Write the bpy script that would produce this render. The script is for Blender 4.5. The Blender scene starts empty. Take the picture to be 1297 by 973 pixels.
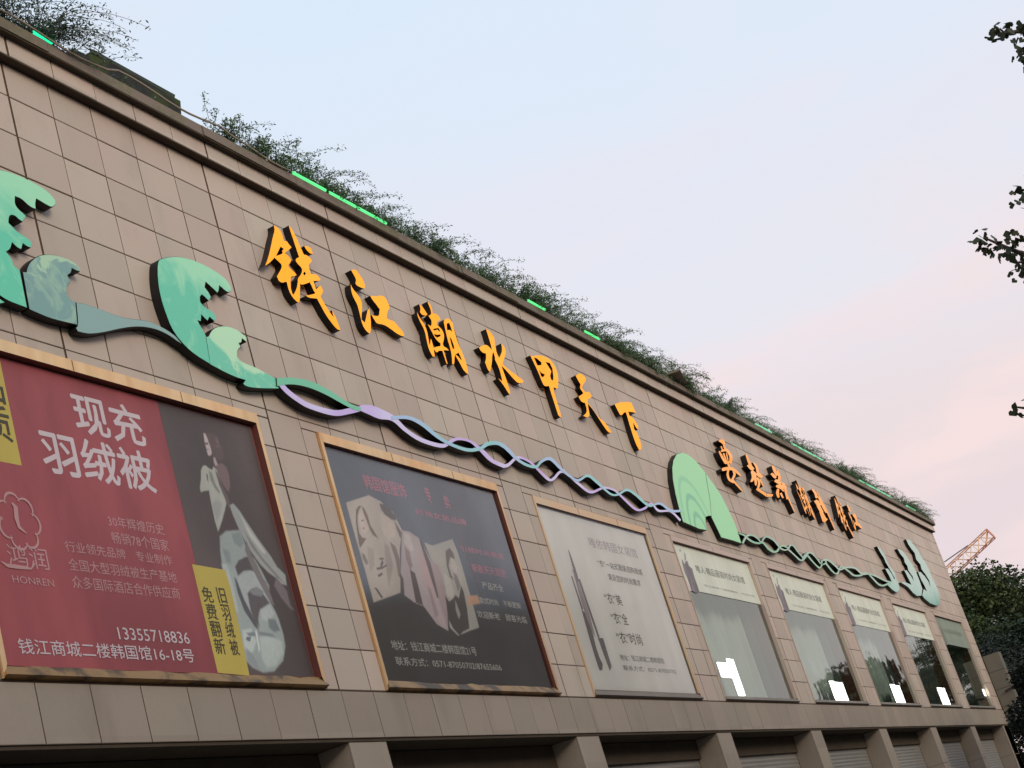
import bpy, bmesh, math, random, json
from mathutils import Vector, Matrix
from mathutils.geometry import tessellate_polygon
rnd = random.Random(7)
scene = bpy.context.scene
C = bpy.data.collections.new('place'); scene.collection.children.link(C)
# survey of the facade in metres: X along the wall, Z above the pavement, one plane per group
DATA = json.loads(r'''{"big":[["钱",[[[[15.219,10.09],[15.305,10.077],[15.355,10.035],[15.356,9.967],[15.352,9.923],[15.423,9.943],[15.46,9.906],[15.496,9.883],[15.428,9.834],[15.334,9.778],[15.298,9.749],[15.354,9.736],[15.404,9.692],[15.367,9.644],[15.289,9.588],[15.307,9.56],[15.388,9.535],[15.434,9.5],[15.384,9.475],[15.302,9.447],[15.263,9.406],[15.207,9.281],[15.211,9.189],[15.237,9.195],[15.345,9.299],[15.41,9.392],[15.446,9.465],[15.518,9.513],[15.606,9.605],[15.602,9.647],[15.543,9.674],[15.509,9.703],[15.527,9.742],[15.618,9.787],[15.607,9.886],[15.592,10.028],[15.577,10.17],[15.583,10.202],[15.635,10.158],[15.68,10.083],[15.711,9.975],[15.754,9.86],[15.825,9.875],[15.905,9.839],[15.907,9.815],[15.816,9.75],[15.787,9.723],[15.791,9.609],[15.867,9.63],[15.938,9.645],[15.997,9.597],[15.975,9.572],[15.807,9.524],[15.813,9.412],[15.908,9.476],[15.953,9.502],[15.984,9.447],[15.939,9.387],[15.875,9.341],[15.901,9.29],[15.958,9.203],[16.06,9.103],[16.068,9.202],[16.12,9.112],[16.132,9.019],[16.142,8.953],[16.05,8.951],[15.954,9.024],[15.877,9.101],[15.824,9.193],[15.777,9.282],[15.733,9.274],[15.593,9.245],[15.518,9.254],[15.63,9.293],[15.746,9.337],[15.772,9.358],[15.748,9.376],[15.729,9.438],[15.709,9.481],[15.58,9.423],[15.495,9.39],[15.46,9.394],[15.414,9.298],[15.328,9.125],[15.28,9.104],[15.193,9.147],[15.149,9.219],[15.154,9.333],[15.142,9.339],[15.039,9.293],[14.977,9.304],[14.962,9.356],[15.059,9.445],[15.136,9.518],[15.14,9.561],[15.078,9.591],[15.02,9.612],[14.964,9.568],[14.857,9.491],[14.761,9.437],[14.872,9.561],[15.017,9.762],[15.116,9.906],[15.203,10.018]],[[[15.237,9.817],[15.301,9.807],[15.243,9.761],[15.252,9.74],[15.204,9.707],[15.068,9.645],[15.156,9.736]],[[15.604,9.566],[15.646,9.606],[15.679,9.591],[15.616,9.54]]]],[[[15.825,9.998],[15.925,10.022],[15.981,10.004],[15.991,9.937],[15.928,9.924],[15.859,9.949]],[]]]],["江",[[[[16.888,9.966],[16.986,10.003],[17.05,10.005],[17.086,9.953],[17.148,9.897],[17.156,9.806],[17.117,9.765],[17.022,9.755],[16.927,9.761],[16.901,9.78],[16.951,9.844],[16.944,9.883]],[]],[[[16.768,9.734],[16.789,9.679],[16.855,9.635],[16.911,9.589],[16.931,9.523],[16.873,9.407],[16.822,9.324],[16.787,9.255],[16.851,9.225],[16.963,9.358],[17.042,9.459],[17.083,9.469],[17.06,9.372],[17.015,9.25],[16.946,9.133],[16.895,9.086],[16.818,9.108],[16.767,9.18],[16.78,9.293],[16.788,9.396],[16.788,9.466],[16.74,9.545],[16.726,9.622]],[]],[[[17.226,9.695],[17.309,9.714],[17.411,9.733],[17.506,9.773],[17.626,9.788],[17.674,9.753],[17.699,9.675],[17.687,9.635],[17.593,9.565],[17.514,9.452],[17.574,9.441],[17.694,9.454],[17.765,9.408],[17.882,9.342],[17.876,9.278],[17.802,9.266],[17.672,9.272],[17.522,9.309],[17.383,9.328],[17.183,9.295],[17.148,9.332],[17.107,9.394],[17.205,9.407],[17.307,9.427],[17.387,9.545],[17.324,9.602],[17.256,9.646]],[]]]],["潮",[[[[18.645,9.936],[18.707,9.919],[18.767,9.879],[18.809,9.815],[18.733,9.782],[18.624,9.772],[18.59,9.802],[18.646,9.865]],[]],[[[18.507,9.781],[18.525,9.704],[18.609,9.638],[18.64,9.547],[18.616,9.433],[18.587,9.341],[18.59,9.304],[18.684,9.428],[18.698,9.398],[18.679,9.275],[18.639,9.153],[18.572,9.144],[18.519,9.229],[18.531,9.339],[18.569,9.531],[18.506,9.635],[18.48,9.715]],[]],[[[18.949,10.052],[19.017,10.024],[19.026,9.949],[19.0,9.878],[19.108,9.908],[19.19,9.883],[19.206,9.837],[19.071,9.782],[19.029,9.716],[19.122,9.694],[19.171,9.65],[19.163,9.582],[19.078,9.474],[19.038,9.443],[19.033,9.398],[19.133,9.387],[19.172,9.363],[18.992,9.329],[18.992,9.258],[18.992,9.122],[18.957,9.126],[18.949,9.309],[18.843,9.29],[18.75,9.237],[18.7,9.258],[18.677,9.291],[18.835,9.348],[18.934,9.373],[18.963,9.424],[18.89,9.442],[18.83,9.483],[18.792,9.561],[18.733,9.657],[18.807,9.641],[18.865,9.688],[18.894,9.756],[18.841,9.809],[18.953,9.858],[18.977,9.936],[18.961,9.999]],[[[18.854,9.614],[19.048,9.677],[19.076,9.644],[19.044,9.615],[19.005,9.639],[18.876,9.597]],[[18.843,9.54],[18.916,9.541],[19.054,9.579],[19.036,9.547],[18.899,9.493],[18.845,9.508]]]],[[[19.298,9.848],[19.423,9.912],[19.543,9.93],[19.593,9.885],[19.573,9.778],[19.56,9.629],[19.581,9.499],[19.622,9.385],[19.633,9.275],[19.621,9.183],[19.587,9.093],[19.527,9.103],[19.46,9.139],[19.412,9.239],[19.339,9.327],[19.399,9.345],[19.512,9.277],[19.517,9.339],[19.479,9.403],[19.446,9.385],[19.384,9.355],[19.322,9.328],[19.214,9.164],[19.149,9.155],[19.226,9.309],[19.247,9.435],[19.244,9.556],[19.276,9.72]],[[[19.381,9.823],[19.478,9.857],[19.491,9.77],[19.482,9.717],[19.425,9.732],[19.324,9.708]],[[19.342,9.612],[19.382,9.588],[19.396,9.502],[19.387,9.444],[19.324,9.419],[19.323,9.508]]]]]],["水",[[[[20.75,10.059],[20.875,10.047],[20.96,9.971],[20.913,9.842],[20.865,9.713],[20.907,9.627],[21.072,9.746],[21.151,9.847],[21.166,9.92],[21.242,9.892],[21.26,9.824],[21.189,9.736],[21.052,9.623],[20.959,9.538],[21.081,9.499],[21.279,9.458],[21.438,9.431],[21.594,9.397],[21.524,9.35],[21.34,9.306],[21.209,9.354],[21.045,9.444],[20.904,9.503],[20.902,9.415],[20.92,9.313],[20.916,9.195],[20.916,9.085],[20.87,9.035],[20.832,9.051],[20.752,9.151],[20.624,9.243],[20.744,9.213],[20.772,9.329],[20.777,9.447],[20.726,9.562],[20.751,9.594],[20.76,9.689],[20.683,9.637],[20.564,9.471],[20.387,9.29],[20.335,9.319],[20.317,9.43],[20.403,9.506],[20.455,9.599],[20.354,9.588],[20.285,9.607],[20.263,9.654],[20.506,9.752],[20.621,9.764],[20.703,9.724],[20.722,9.716],[20.747,9.792],[20.751,9.911]],[]]]],["甲",[[[[22.23,9.959],[22.307,9.954],[22.47,10.012],[22.759,10.068],[22.987,10.074],[23.123,10.026],[23.192,9.925],[23.166,9.792],[23.055,9.642],[22.956,9.534],[22.872,9.528],[22.791,9.533],[22.744,9.43],[22.726,9.252],[22.729,9.104],[22.693,8.999],[22.65,8.997],[22.599,9.019],[22.599,9.117],[22.601,9.253],[22.598,9.402],[22.611,9.516],[22.413,9.47],[22.364,9.516],[22.339,9.672],[22.282,9.821],[22.226,9.933]],[[[22.345,9.949],[22.461,9.959],[22.613,9.923],[22.571,9.864],[22.389,9.819],[22.365,9.901]],[[22.402,9.753],[22.461,9.71],[22.596,9.706],[22.458,9.628],[22.398,9.641]],[[22.799,9.969],[22.982,9.99],[23.018,9.902],[22.948,9.747],[22.866,9.655],[22.789,9.664],[22.809,9.732],[22.924,9.831],[22.873,9.896]]]]]],["天",[[[[24.011,9.979],[24.252,10.076],[24.4,10.066],[24.48,10.029],[24.412,9.962],[24.229,9.865],[24.121,9.778],[24.18,9.744],[24.205,9.716],[24.418,9.77],[24.468,9.694],[24.345,9.637],[24.216,9.599],[24.169,9.531],[24.29,9.449],[24.461,9.31],[24.684,9.27],[24.783,9.195],[24.877,9.112],[24.727,9.086],[24.634,9.13],[24.486,9.262],[24.327,9.417],[24.158,9.51],[24.097,9.401],[24.075,9.306],[24.014,9.256],[23.89,9.214],[23.737,9.212],[23.919,9.29],[24.014,9.372],[24.033,9.495],[23.888,9.485],[23.841,9.521],[23.817,9.569],[24.048,9.652],[24.101,9.689],[24.048,9.731],[24.024,9.759],[24.115,9.849],[24.071,9.88]],[]]]],["下",[[[[25.537,9.753],[25.92,9.867],[26.496,9.969],[26.522,9.896],[26.562,9.775],[26.372,9.762],[26.15,9.728],[26.148,9.645],[26.258,9.65],[26.361,9.585],[26.442,9.494],[26.357,9.416],[26.282,9.452],[26.227,9.54],[26.143,9.394],[26.231,9.353],[26.257,9.26],[26.247,9.107],[26.142,9.007],[26.033,8.983],[25.961,9.102],[25.965,9.349],[25.996,9.548],[26.012,9.689],[25.91,9.671],[25.734,9.584],[25.64,9.574],[25.582,9.666]],[]]]]],
"small":[["要",[[[[31.336,10.003],[31.364,9.993],[31.42,9.993],[31.467,9.991],[31.479,9.984],[31.508,9.985],[31.54,9.976],[31.568,9.964],[31.63,9.967],[31.739,9.998],[31.784,10.026],[31.788,10.05],[31.781,10.075],[31.745,10.096],[31.644,10.09],[31.545,10.075],[31.46,10.06],[31.391,10.04]],[]],[[[31.336,9.885],[31.34,9.81],[31.439,9.835],[31.435,9.91]],[]],[[[31.564,9.953],[31.563,9.849],[31.7,9.883],[31.702,9.987]],[]],[[[31.071,9.738],[31.056,9.707],[31.063,9.67],[31.075,9.63],[31.089,9.592],[31.12,9.558],[31.157,9.524],[31.191,9.493],[31.253,9.483],[31.369,9.517],[31.383,9.55],[31.349,9.58],[31.312,9.615],[31.282,9.647],[31.248,9.679],[31.218,9.713],[31.19,9.744],[31.151,9.76]],[]],[[[31.247,9.754],[31.331,9.767],[31.451,9.794],[31.567,9.818],[31.63,9.827],[31.654,9.827],[31.683,9.822],[31.71,9.811],[31.771,9.817],[31.885,9.855],[31.908,9.877],[31.882,9.892],[31.832,9.905],[31.734,9.903],[31.598,9.876],[31.458,9.84],[31.332,9.807],[31.248,9.778]],[]],[[[31.738,9.836],[31.726,9.808],[31.751,9.782],[31.768,9.753],[31.76,9.723],[31.728,9.685],[31.665,9.633],[31.596,9.582],[31.589,9.551],[31.711,9.564],[31.805,9.605],[31.884,9.66],[31.964,9.72],[32.017,9.776],[32.007,9.817],[31.968,9.847],[31.922,9.869],[31.863,9.875]],[]],[[[31.349,9.736],[31.36,9.566],[31.477,9.595],[31.467,9.765]],[]],[[[31.601,9.789],[31.519,9.604],[31.619,9.625],[31.701,9.81]],[]],[[[31.177,9.49],[31.573,9.534],[31.689,9.618],[31.29,9.573]],[]],[[[31.367,9.502],[31.354,9.383],[31.507,9.418],[31.52,9.538]],[]],[[[30.797,9.271],[30.886,9.28],[31.017,9.308],[31.156,9.336],[31.274,9.357],[31.376,9.373],[31.471,9.385],[31.558,9.393],[31.645,9.394],[31.752,9.385],[31.867,9.365],[31.971,9.343],[32.07,9.336],[32.13,9.357],[32.1,9.387],[32.02,9.419],[31.925,9.45],[31.825,9.471],[31.713,9.475],[31.596,9.469],[31.477,9.456],[31.353,9.44],[31.205,9.414],[31.046,9.382],[30.909,9.352],[30.814,9.321]],[]],[[[31.42,9.45],[31.336,9.414],[31.24,9.362],[31.139,9.304],[31.065,9.252],[31.022,9.206],[31.0,9.164],[30.999,9.127],[31.025,9.097],[31.103,9.082],[31.208,9.078],[31.308,9.079],[31.398,9.091],[31.468,9.125],[31.427,9.138],[31.336,9.139],[31.253,9.144],[31.206,9.156],[31.184,9.175],[31.178,9.203],[31.191,9.237],[31.219,9.272],[31.277,9.315],[31.367,9.368],[31.459,9.418],[31.505,9.453]],[]],[[[31.597,9.445],[31.582,9.414],[31.597,9.381],[31.599,9.344],[31.572,9.309],[31.5,9.265],[31.377,9.205],[31.248,9.147],[31.179,9.105],[31.238,9.101],[31.353,9.14],[31.493,9.199],[31.641,9.267],[31.754,9.332],[31.787,9.384],[31.775,9.426],[31.748,9.459],[31.706,9.474]],[]],[[[31.288,9.159],[31.312,9.134],[31.373,9.107],[31.443,9.076],[31.511,9.048],[31.586,9.023],[31.668,8.996],[31.742,8.973],[31.809,8.962],[31.848,8.975],[31.821,8.999],[31.76,9.026],[31.691,9.057],[31.629,9.086],[31.565,9.115],[31.498,9.147],[31.44,9.175],[31.38,9.188]],[]]]],["赶",[[[[33.139,9.989],[33.109,9.948],[33.098,9.896],[33.089,9.841],[33.083,9.794],[33.091,9.761],[33.103,9.733],[33.115,9.711],[33.17,9.708],[33.318,9.748],[33.354,9.775],[33.335,9.795],[33.317,9.819],[33.302,9.849],[33.286,9.888],[33.272,9.938],[33.261,9.985],[33.229,10.011]],[]],[[[32.91,9.694],[33.138,9.604],[33.474,9.713],[33.242,9.802]],[]],[[[33.546,9.862],[33.545,9.839],[33.576,9.816],[33.602,9.79],[33.609,9.761],[33.601,9.726],[33.576,9.681],[33.546,9.638],[33.565,9.615],[33.685,9.637],[33.748,9.675],[33.782,9.72],[33.812,9.769],[33.824,9.813],[33.792,9.843],[33.742,9.867],[33.691,9.884],[33.634,9.89]],[]],[[[33.386,9.569],[33.706,9.513],[34.017,9.625],[33.692,9.681]],[]],[[[33.124,9.614],[33.066,9.573],[33.05,9.529],[33.025,9.484],[32.991,9.45],[32.956,9.422],[32.881,9.383],[32.796,9.344],[32.752,9.313],[32.795,9.307],[32.892,9.331],[33.013,9.371],[33.15,9.422],[33.276,9.482],[33.331,9.539],[33.356,9.592],[33.368,9.637],[33.332,9.658]],[]],[[[33.323,9.614],[33.262,9.573],[33.219,9.522],[33.172,9.467],[33.127,9.417],[33.098,9.373],[33.066,9.327],[33.038,9.287],[33.051,9.264],[33.136,9.278],[33.204,9.313],[33.256,9.357],[33.314,9.407],[33.368,9.457],[33.403,9.507],[33.439,9.561],[33.47,9.61],[33.46,9.638]],[]],[[[33.416,9.5],[33.387,9.469],[33.384,9.433],[33.374,9.395],[33.348,9.36],[33.304,9.326],[33.231,9.283],[33.155,9.242],[33.129,9.213],[33.208,9.216],[33.296,9.246],[33.386,9.29],[33.483,9.341],[33.558,9.392],[33.582,9.437],[33.581,9.478],[33.57,9.511],[33.536,9.528]],[]],[[[33.0,9.174],[33.052,9.155],[33.167,9.145],[33.292,9.134],[33.402,9.123],[33.493,9.111],[33.58,9.099],[33.654,9.087],[33.745,9.093],[33.858,9.134],[33.843,9.156],[33.767,9.167],[33.678,9.18],[33.583,9.192],[33.477,9.205],[33.355,9.219],[33.244,9.232],[33.139,9.229]],[]],[[[33.592,9.479],[33.683,9.325],[33.754,9.342],[33.713,9.509]],[]],[[[33.654,9.085],[34.183,9.16],[34.263,9.222],[33.77,9.176]],[]]]],["新",[[[[35.134,10.026],[35.099,9.993],[35.092,9.956],[35.087,9.916],[35.083,9.879],[35.103,9.849],[35.125,9.818],[35.146,9.791],[35.216,9.787],[35.381,9.828],[35.429,9.863],[35.417,9.892],[35.403,9.924],[35.392,9.955],[35.361,9.983],[35.33,10.015],[35.301,10.043],[35.25,10.055]],[]],[[[34.717,9.764],[34.947,9.678],[35.204,9.757],[34.971,9.843]],[]],[[[35.475,9.984],[35.436,9.939],[35.418,9.883],[35.392,9.824],[35.351,9.777],[35.311,9.745],[35.248,9.711],[35.178,9.678],[35.158,9.653],[35.253,9.653],[35.342,9.678],[35.432,9.715],[35.532,9.765],[35.611,9.82],[35.626,9.872],[35.62,9.928],[35.605,9.977],[35.569,10.005]],[]],[[[34.828,9.603],[35.289,9.582],[35.553,9.69],[35.085,9.709]],[]],[[[34.815,9.478],[34.874,9.466],[35.001,9.468],[35.149,9.473],[35.299,9.482],[35.462,9.509],[35.612,9.538],[35.732,9.565],[35.82,9.597],[35.844,9.64],[35.774,9.643],[35.669,9.627],[35.562,9.612],[35.472,9.603],[35.349,9.588],[35.197,9.573],[35.053,9.56],[34.926,9.537]],[]],[[[35.128,9.625],[35.194,9.481],[35.448,9.542],[35.381,9.686]],[]],[[[35.47,9.646],[35.551,9.539],[35.819,9.606],[35.737,9.714]],[]],[[[34.926,9.45],[34.848,9.424],[34.778,9.387],[34.702,9.345],[34.639,9.302],[34.621,9.266],[34.619,9.232],[34.625,9.205],[34.671,9.195],[34.786,9.218],[34.842,9.249],[34.86,9.28],[34.884,9.313],[34.916,9.343],[34.946,9.37],[34.996,9.405],[35.048,9.438],[35.055,9.46]],[]],[[[35.211,9.476],[35.396,9.43],[35.618,9.501],[35.43,9.547]],[]],[[[34.905,9.328],[35.006,9.224],[35.147,9.257],[35.122,9.379]],[]],[[[35.504,9.554],[35.367,9.244],[35.51,9.269],[35.749,9.599]],[]],[[[35.475,9.456],[35.474,9.406],[35.502,9.339],[35.532,9.265],[35.56,9.196],[35.588,9.13],[35.617,9.061],[35.642,9.001],[35.675,8.961],[35.716,8.97],[35.721,9.018],[35.706,9.081],[35.689,9.152],[35.672,9.221],[35.652,9.292],[35.63,9.368],[35.61,9.437],[35.576,9.48]],[]]]],["潮",[[[[36.819,9.834],[36.866,9.818],[36.91,9.779],[36.942,9.717],[36.885,9.686],[36.804,9.676],[36.778,9.705],[36.82,9.766]],[]],[[[36.716,9.685],[36.73,9.61],[36.792,9.547],[36.815,9.459],[36.798,9.349],[36.776,9.26],[36.778,9.225],[36.848,9.344],[36.859,9.315],[36.845,9.197],[36.815,9.079],[36.765,9.07],[36.725,9.152],[36.734,9.258],[36.762,9.443],[36.715,9.544],[36.696,9.621]],[]],[[[37.046,9.946],[37.097,9.919],[37.104,9.847],[37.084,9.778],[37.165,9.807],[37.226,9.783],[37.238,9.739],[37.137,9.686],[37.106,9.622],[37.175,9.601],[37.212,9.558],[37.206,9.493],[37.143,9.388],[37.113,9.359],[37.109,9.315],[37.184,9.305],[37.213,9.281],[37.078,9.249],[37.078,9.18],[37.078,9.049],[37.052,9.053],[37.046,9.229],[36.967,9.211],[36.898,9.16],[36.86,9.18],[36.843,9.212],[36.961,9.267],[37.035,9.291],[37.057,9.34],[37.002,9.358],[36.957,9.397],[36.929,9.472],[36.885,9.565],[36.94,9.55],[36.983,9.595],[37.005,9.66],[36.966,9.712],[37.049,9.759],[37.067,9.834],[37.055,9.895]],[[[36.975,9.524],[37.12,9.584],[37.141,9.552],[37.117,9.524],[37.088,9.548],[36.992,9.507]],[[36.967,9.452],[37.022,9.453],[37.125,9.49],[37.111,9.459],[37.009,9.407],[36.969,9.421]]]],[[[37.307,9.749],[37.4,9.811],[37.49,9.828],[37.527,9.785],[37.512,9.682],[37.502,9.538],[37.518,9.413],[37.549,9.303],[37.557,9.197],[37.548,9.108],[37.523,9.021],[37.478,9.031],[37.428,9.065],[37.392,9.162],[37.337,9.247],[37.382,9.264],[37.467,9.198],[37.47,9.258],[37.442,9.32],[37.417,9.303],[37.371,9.274],[37.325,9.248],[37.244,9.089],[37.196,9.081],[37.253,9.229],[37.269,9.351],[37.267,9.468],[37.29,9.626]],[[[37.369,9.725],[37.441,9.758],[37.451,9.674],[37.444,9.623],[37.402,9.637],[37.326,9.614]],[[37.34,9.522],[37.37,9.498],[37.38,9.415],[37.373,9.36],[37.326,9.335],[37.326,9.421]]]]]],["到",[[[[38.313,9.88],[38.319,9.857],[38.365,9.834],[38.408,9.809],[38.426,9.782],[38.424,9.752],[38.403,9.714],[38.376,9.677],[38.423,9.663],[38.623,9.699],[38.698,9.735],[38.713,9.772],[38.723,9.813],[38.709,9.849],[38.651,9.874],[38.571,9.894],[38.493,9.908],[38.414,9.91]],[]],[[[38.102,9.551],[38.268,9.421],[38.736,9.535],[38.567,9.666]],[]],[[[38.193,9.445],[38.317,9.26],[38.715,9.348],[38.589,9.535]],[]],[[[38.249,9.293],[38.227,9.034],[38.768,9.142],[38.635,9.372]],[]],[[[38.8,9.203],[38.278,9.067],[38.385,9.034],[38.884,9.178]],[]],[[[38.739,9.751],[38.723,9.706],[38.734,9.649],[38.749,9.585],[38.771,9.527],[38.802,9.473],[38.843,9.418],[38.881,9.37],[38.956,9.348],[39.113,9.384],[39.125,9.426],[39.071,9.471],[39.014,9.521],[38.967,9.571],[38.933,9.625],[38.904,9.686],[38.881,9.74],[38.84,9.773]],[]],[[[38.774,9.903],[38.812,9.826],[38.889,9.721],[38.972,9.598],[39.038,9.474],[39.099,9.337],[39.15,9.183],[39.192,9.042],[39.243,8.948],[39.299,8.959],[39.299,9.063],[39.27,9.207],[39.231,9.365],[39.184,9.506],[39.104,9.628],[39.007,9.748],[38.917,9.851],[38.838,9.919]],[]]]],["钱",[[[[40.536,9.95],[40.595,9.938],[40.63,9.901],[40.631,9.84],[40.628,9.801],[40.677,9.819],[40.703,9.786],[40.728,9.765],[40.681,9.722],[40.615,9.672],[40.591,9.646],[40.629,9.634],[40.664,9.595],[40.638,9.552],[40.584,9.502],[40.597,9.477],[40.653,9.455],[40.685,9.424],[40.65,9.401],[40.593,9.376],[40.566,9.34],[40.527,9.228],[40.53,9.146],[40.548,9.152],[40.623,9.244],[40.668,9.327],[40.693,9.393],[40.743,9.435],[40.804,9.517],[40.801,9.555],[40.76,9.579],[40.737,9.605],[40.749,9.64],[40.813,9.68],[40.805,9.768],[40.794,9.895],[40.784,10.021],[40.788,10.05],[40.824,10.011],[40.856,9.944],[40.877,9.847],[40.907,9.745],[40.956,9.758],[41.012,9.726],[41.013,9.705],[40.95,9.647],[40.93,9.623],[40.933,9.521],[40.985,9.54],[41.034,9.553],[41.075,9.51],[41.06,9.488],[40.944,9.445],[40.948,9.345],[41.014,9.402],[41.045,9.426],[41.066,9.376],[41.035,9.323],[40.991,9.282],[41.009,9.236],[41.048,9.159],[41.119,9.07],[41.125,9.158],[41.161,9.078],[41.169,8.995],[41.176,8.936],[41.112,8.934],[41.046,8.999],[40.992,9.068],[40.955,9.15],[40.923,9.229],[40.892,9.222],[40.795,9.196],[40.743,9.204],[40.821,9.239],[40.901,9.278],[40.919,9.297],[40.903,9.313],[40.89,9.368],[40.876,9.407],[40.786,9.355],[40.727,9.326],[40.703,9.329],[40.671,9.244],[40.611,9.089],[40.578,9.07],[40.518,9.109],[40.487,9.173],[40.491,9.275],[40.482,9.28],[40.411,9.239],[40.368,9.249],[40.357,9.295],[40.425,9.375],[40.478,9.44],[40.481,9.478],[40.438,9.505],[40.398,9.524],[40.359,9.484],[40.285,9.416],[40.218,9.368],[40.295,9.478],[40.396,9.657],[40.464,9.786],[40.525,9.886]],[[[40.548,9.707],[40.593,9.698],[40.552,9.657],[40.559,9.638],[40.525,9.608],[40.431,9.553],[40.492,9.634]],[[40.803,9.483],[40.832,9.518],[40.855,9.505],[40.811,9.459]]]],[[[40.956,9.868],[41.025,9.889],[41.064,9.873],[41.071,9.814],[41.028,9.802],[40.98,9.824]],[]]]],["江",[[[[41.758,9.898],[41.847,9.927],[41.906,9.929],[41.938,9.888],[41.995,9.843],[42.002,9.771],[41.966,9.739],[41.88,9.731],[41.794,9.735],[41.77,9.751],[41.816,9.801],[41.809,9.832]],[]],[[[41.649,9.714],[41.668,9.67],[41.728,9.635],[41.779,9.599],[41.797,9.547],[41.745,9.455],[41.698,9.389],[41.666,9.334],[41.725,9.31],[41.826,9.416],[41.898,9.496],[41.936,9.504],[41.915,9.427],[41.874,9.33],[41.811,9.237],[41.765,9.2],[41.695,9.217],[41.648,9.275],[41.66,9.364],[41.667,9.446],[41.667,9.501],[41.624,9.564],[41.611,9.625]],[]],[[[42.066,9.683],[42.141,9.698],[42.234,9.713],[42.32,9.745],[42.429,9.757],[42.473,9.729],[42.496,9.667],[42.485,9.635],[42.399,9.58],[42.327,9.49],[42.382,9.482],[42.491,9.492],[42.556,9.455],[42.662,9.403],[42.657,9.352],[42.589,9.343],[42.471,9.348],[42.335,9.377],[42.208,9.392],[42.026,9.366],[41.995,9.395],[41.957,9.444],[42.046,9.455],[42.139,9.47],[42.212,9.564],[42.155,9.609],[42.093,9.644]],[]]]]],
"waves":{"w1":[[10.496,9.208],[10.639,9.228],[10.828,9.232],[11.006,9.215],[11.133,9.18],[11.195,9.123],[11.186,9.075],[11.124,9.016],[11.03,9.025],[10.92,9.047],[10.889,8.988],[10.881,8.928],[10.827,8.921],[10.766,8.94],[10.71,8.974],[10.626,8.976],[10.6,8.894],[10.629,8.851],[10.68,8.831],[10.72,8.806],[10.651,8.726],[10.606,8.734],[10.56,8.763],[10.489,8.742],[10.458,8.659],[10.521,8.62],[10.551,8.597],[10.691,8.571],[10.715,8.529],[10.687,8.477],[10.639,8.473],[10.59,8.492],[10.555,8.423],[10.508,8.42],[10.447,8.459],[10.408,8.381],[10.343,8.339],[10.396,8.293],[10.403,8.229],[10.472,8.195],[10.461,7.828],[10.248,7.833],[10.14,7.861],[9.891,7.965],[9.65,8.147],[9.571,8.476],[9.657,8.764],[10.08,9.085]],
"w1t":[[9.618,7.942],[9.881,7.925],[10.136,7.848],[10.2,7.821],[10.118,7.777],[9.744,7.737]],
"w1b":[[10.505,8.192],[10.555,8.202],[10.568,8.236],[10.618,8.309],[10.731,8.403],[10.849,8.462],[11.0,8.502],[11.161,8.514],[11.288,8.497],[11.341,8.449],[11.323,8.415],[11.27,8.41],[11.211,8.419],[11.188,8.364],[11.124,8.325],[11.152,8.269],[11.079,8.2],[11.053,8.115],[11.105,8.065],[11.154,8.065],[11.107,7.822],[10.987,7.81],[10.72,7.795],[10.486,7.823]],
"w1c":[[11.165,8.066],[11.267,8.081],[11.403,8.086],[11.592,8.079],[11.814,8.073],[12.017,8.103],[12.216,8.137],[12.43,8.123],[12.617,8.076],[12.763,7.989],[12.672,7.993],[12.5,8.052],[12.284,8.066],[12.024,8.026],[11.757,7.941],[11.493,7.839],[11.242,7.759],[11.092,7.754],[11.076,7.79],[11.119,7.825]],
"w2":[[12.62,8.894],[12.709,8.946],[12.875,9.013],[13.072,9.066],[13.245,9.087],[13.446,9.086],[13.645,9.067],[13.82,9.021],[13.89,8.953],[13.884,8.893],[13.819,8.841],[13.736,8.854],[13.664,8.893],[13.624,8.814],[13.586,8.781],[13.529,8.811],[13.413,8.866],[13.368,8.792],[13.419,8.749],[13.442,8.698],[13.376,8.636],[13.32,8.667],[13.277,8.684],[13.228,8.643],[13.214,8.584],[13.264,8.541],[13.368,8.528],[13.438,8.489],[13.425,8.436],[13.388,8.404],[13.316,8.437],[13.26,8.379],[13.217,8.396],[13.172,8.429],[13.131,8.342],[13.072,8.339],[13.108,8.282],[13.157,8.195],[13.155,8.182],[13.104,7.859],[12.902,7.901],[12.763,7.955],[12.639,8.044],[12.566,8.143],[12.54,8.253],[12.514,8.395],[12.517,8.557],[12.554,8.728]],
"w2b":[[13.161,8.184],[13.21,8.195],[13.271,8.266],[13.384,8.343],[13.561,8.402],[13.707,8.419],[13.857,8.398],[13.948,8.351],[13.925,8.294],[13.85,8.317],[13.818,8.258],[13.759,8.245],[13.778,8.204],[13.69,8.14],[13.661,8.066],[13.705,8.026],[13.825,8.018],[13.967,8.014],[14.154,7.986],[14.335,7.954],[14.339,7.835],[14.047,7.777],[13.778,7.733],[13.656,7.733],[13.639,7.757],[13.704,7.809],[13.579,7.8],[13.363,7.816],[13.109,7.86]],
"r1":[[43.931,8.997],[44.313,8.965],[44.558,8.812],[44.536,8.646],[44.617,8.512],[45.018,8.359],[44.891,8.16],[44.955,7.954],[44.744,7.798],[44.176,7.699],[43.709,7.745],[43.355,7.855],[43.489,7.968],[44.082,8.003],[44.059,8.139],[43.871,8.354],[44.268,8.388],[44.534,8.248],[44.592,8.101],[44.717,8.146],[44.551,8.319],[44.413,8.447],[44.289,8.553],[44.266,8.691],[44.072,8.813]],
"r2":[[46.791,9.208],[47.359,9.226],[47.693,9.133],[47.995,8.986],[48.314,8.813],[48.366,8.616],[48.381,8.365],[48.329,8.111],[47.76,7.859],[47.026,7.795],[46.591,7.861],[46.183,8.0],[45.373,8.08],[45.901,8.146],[46.826,8.121],[46.712,8.306],[46.57,8.538],[46.949,8.57],[47.321,8.405],[47.408,8.264],[47.515,8.42],[47.205,8.592],[47.326,8.726],[47.139,8.808],[47.245,8.967],[46.994,9.042]],
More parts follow.
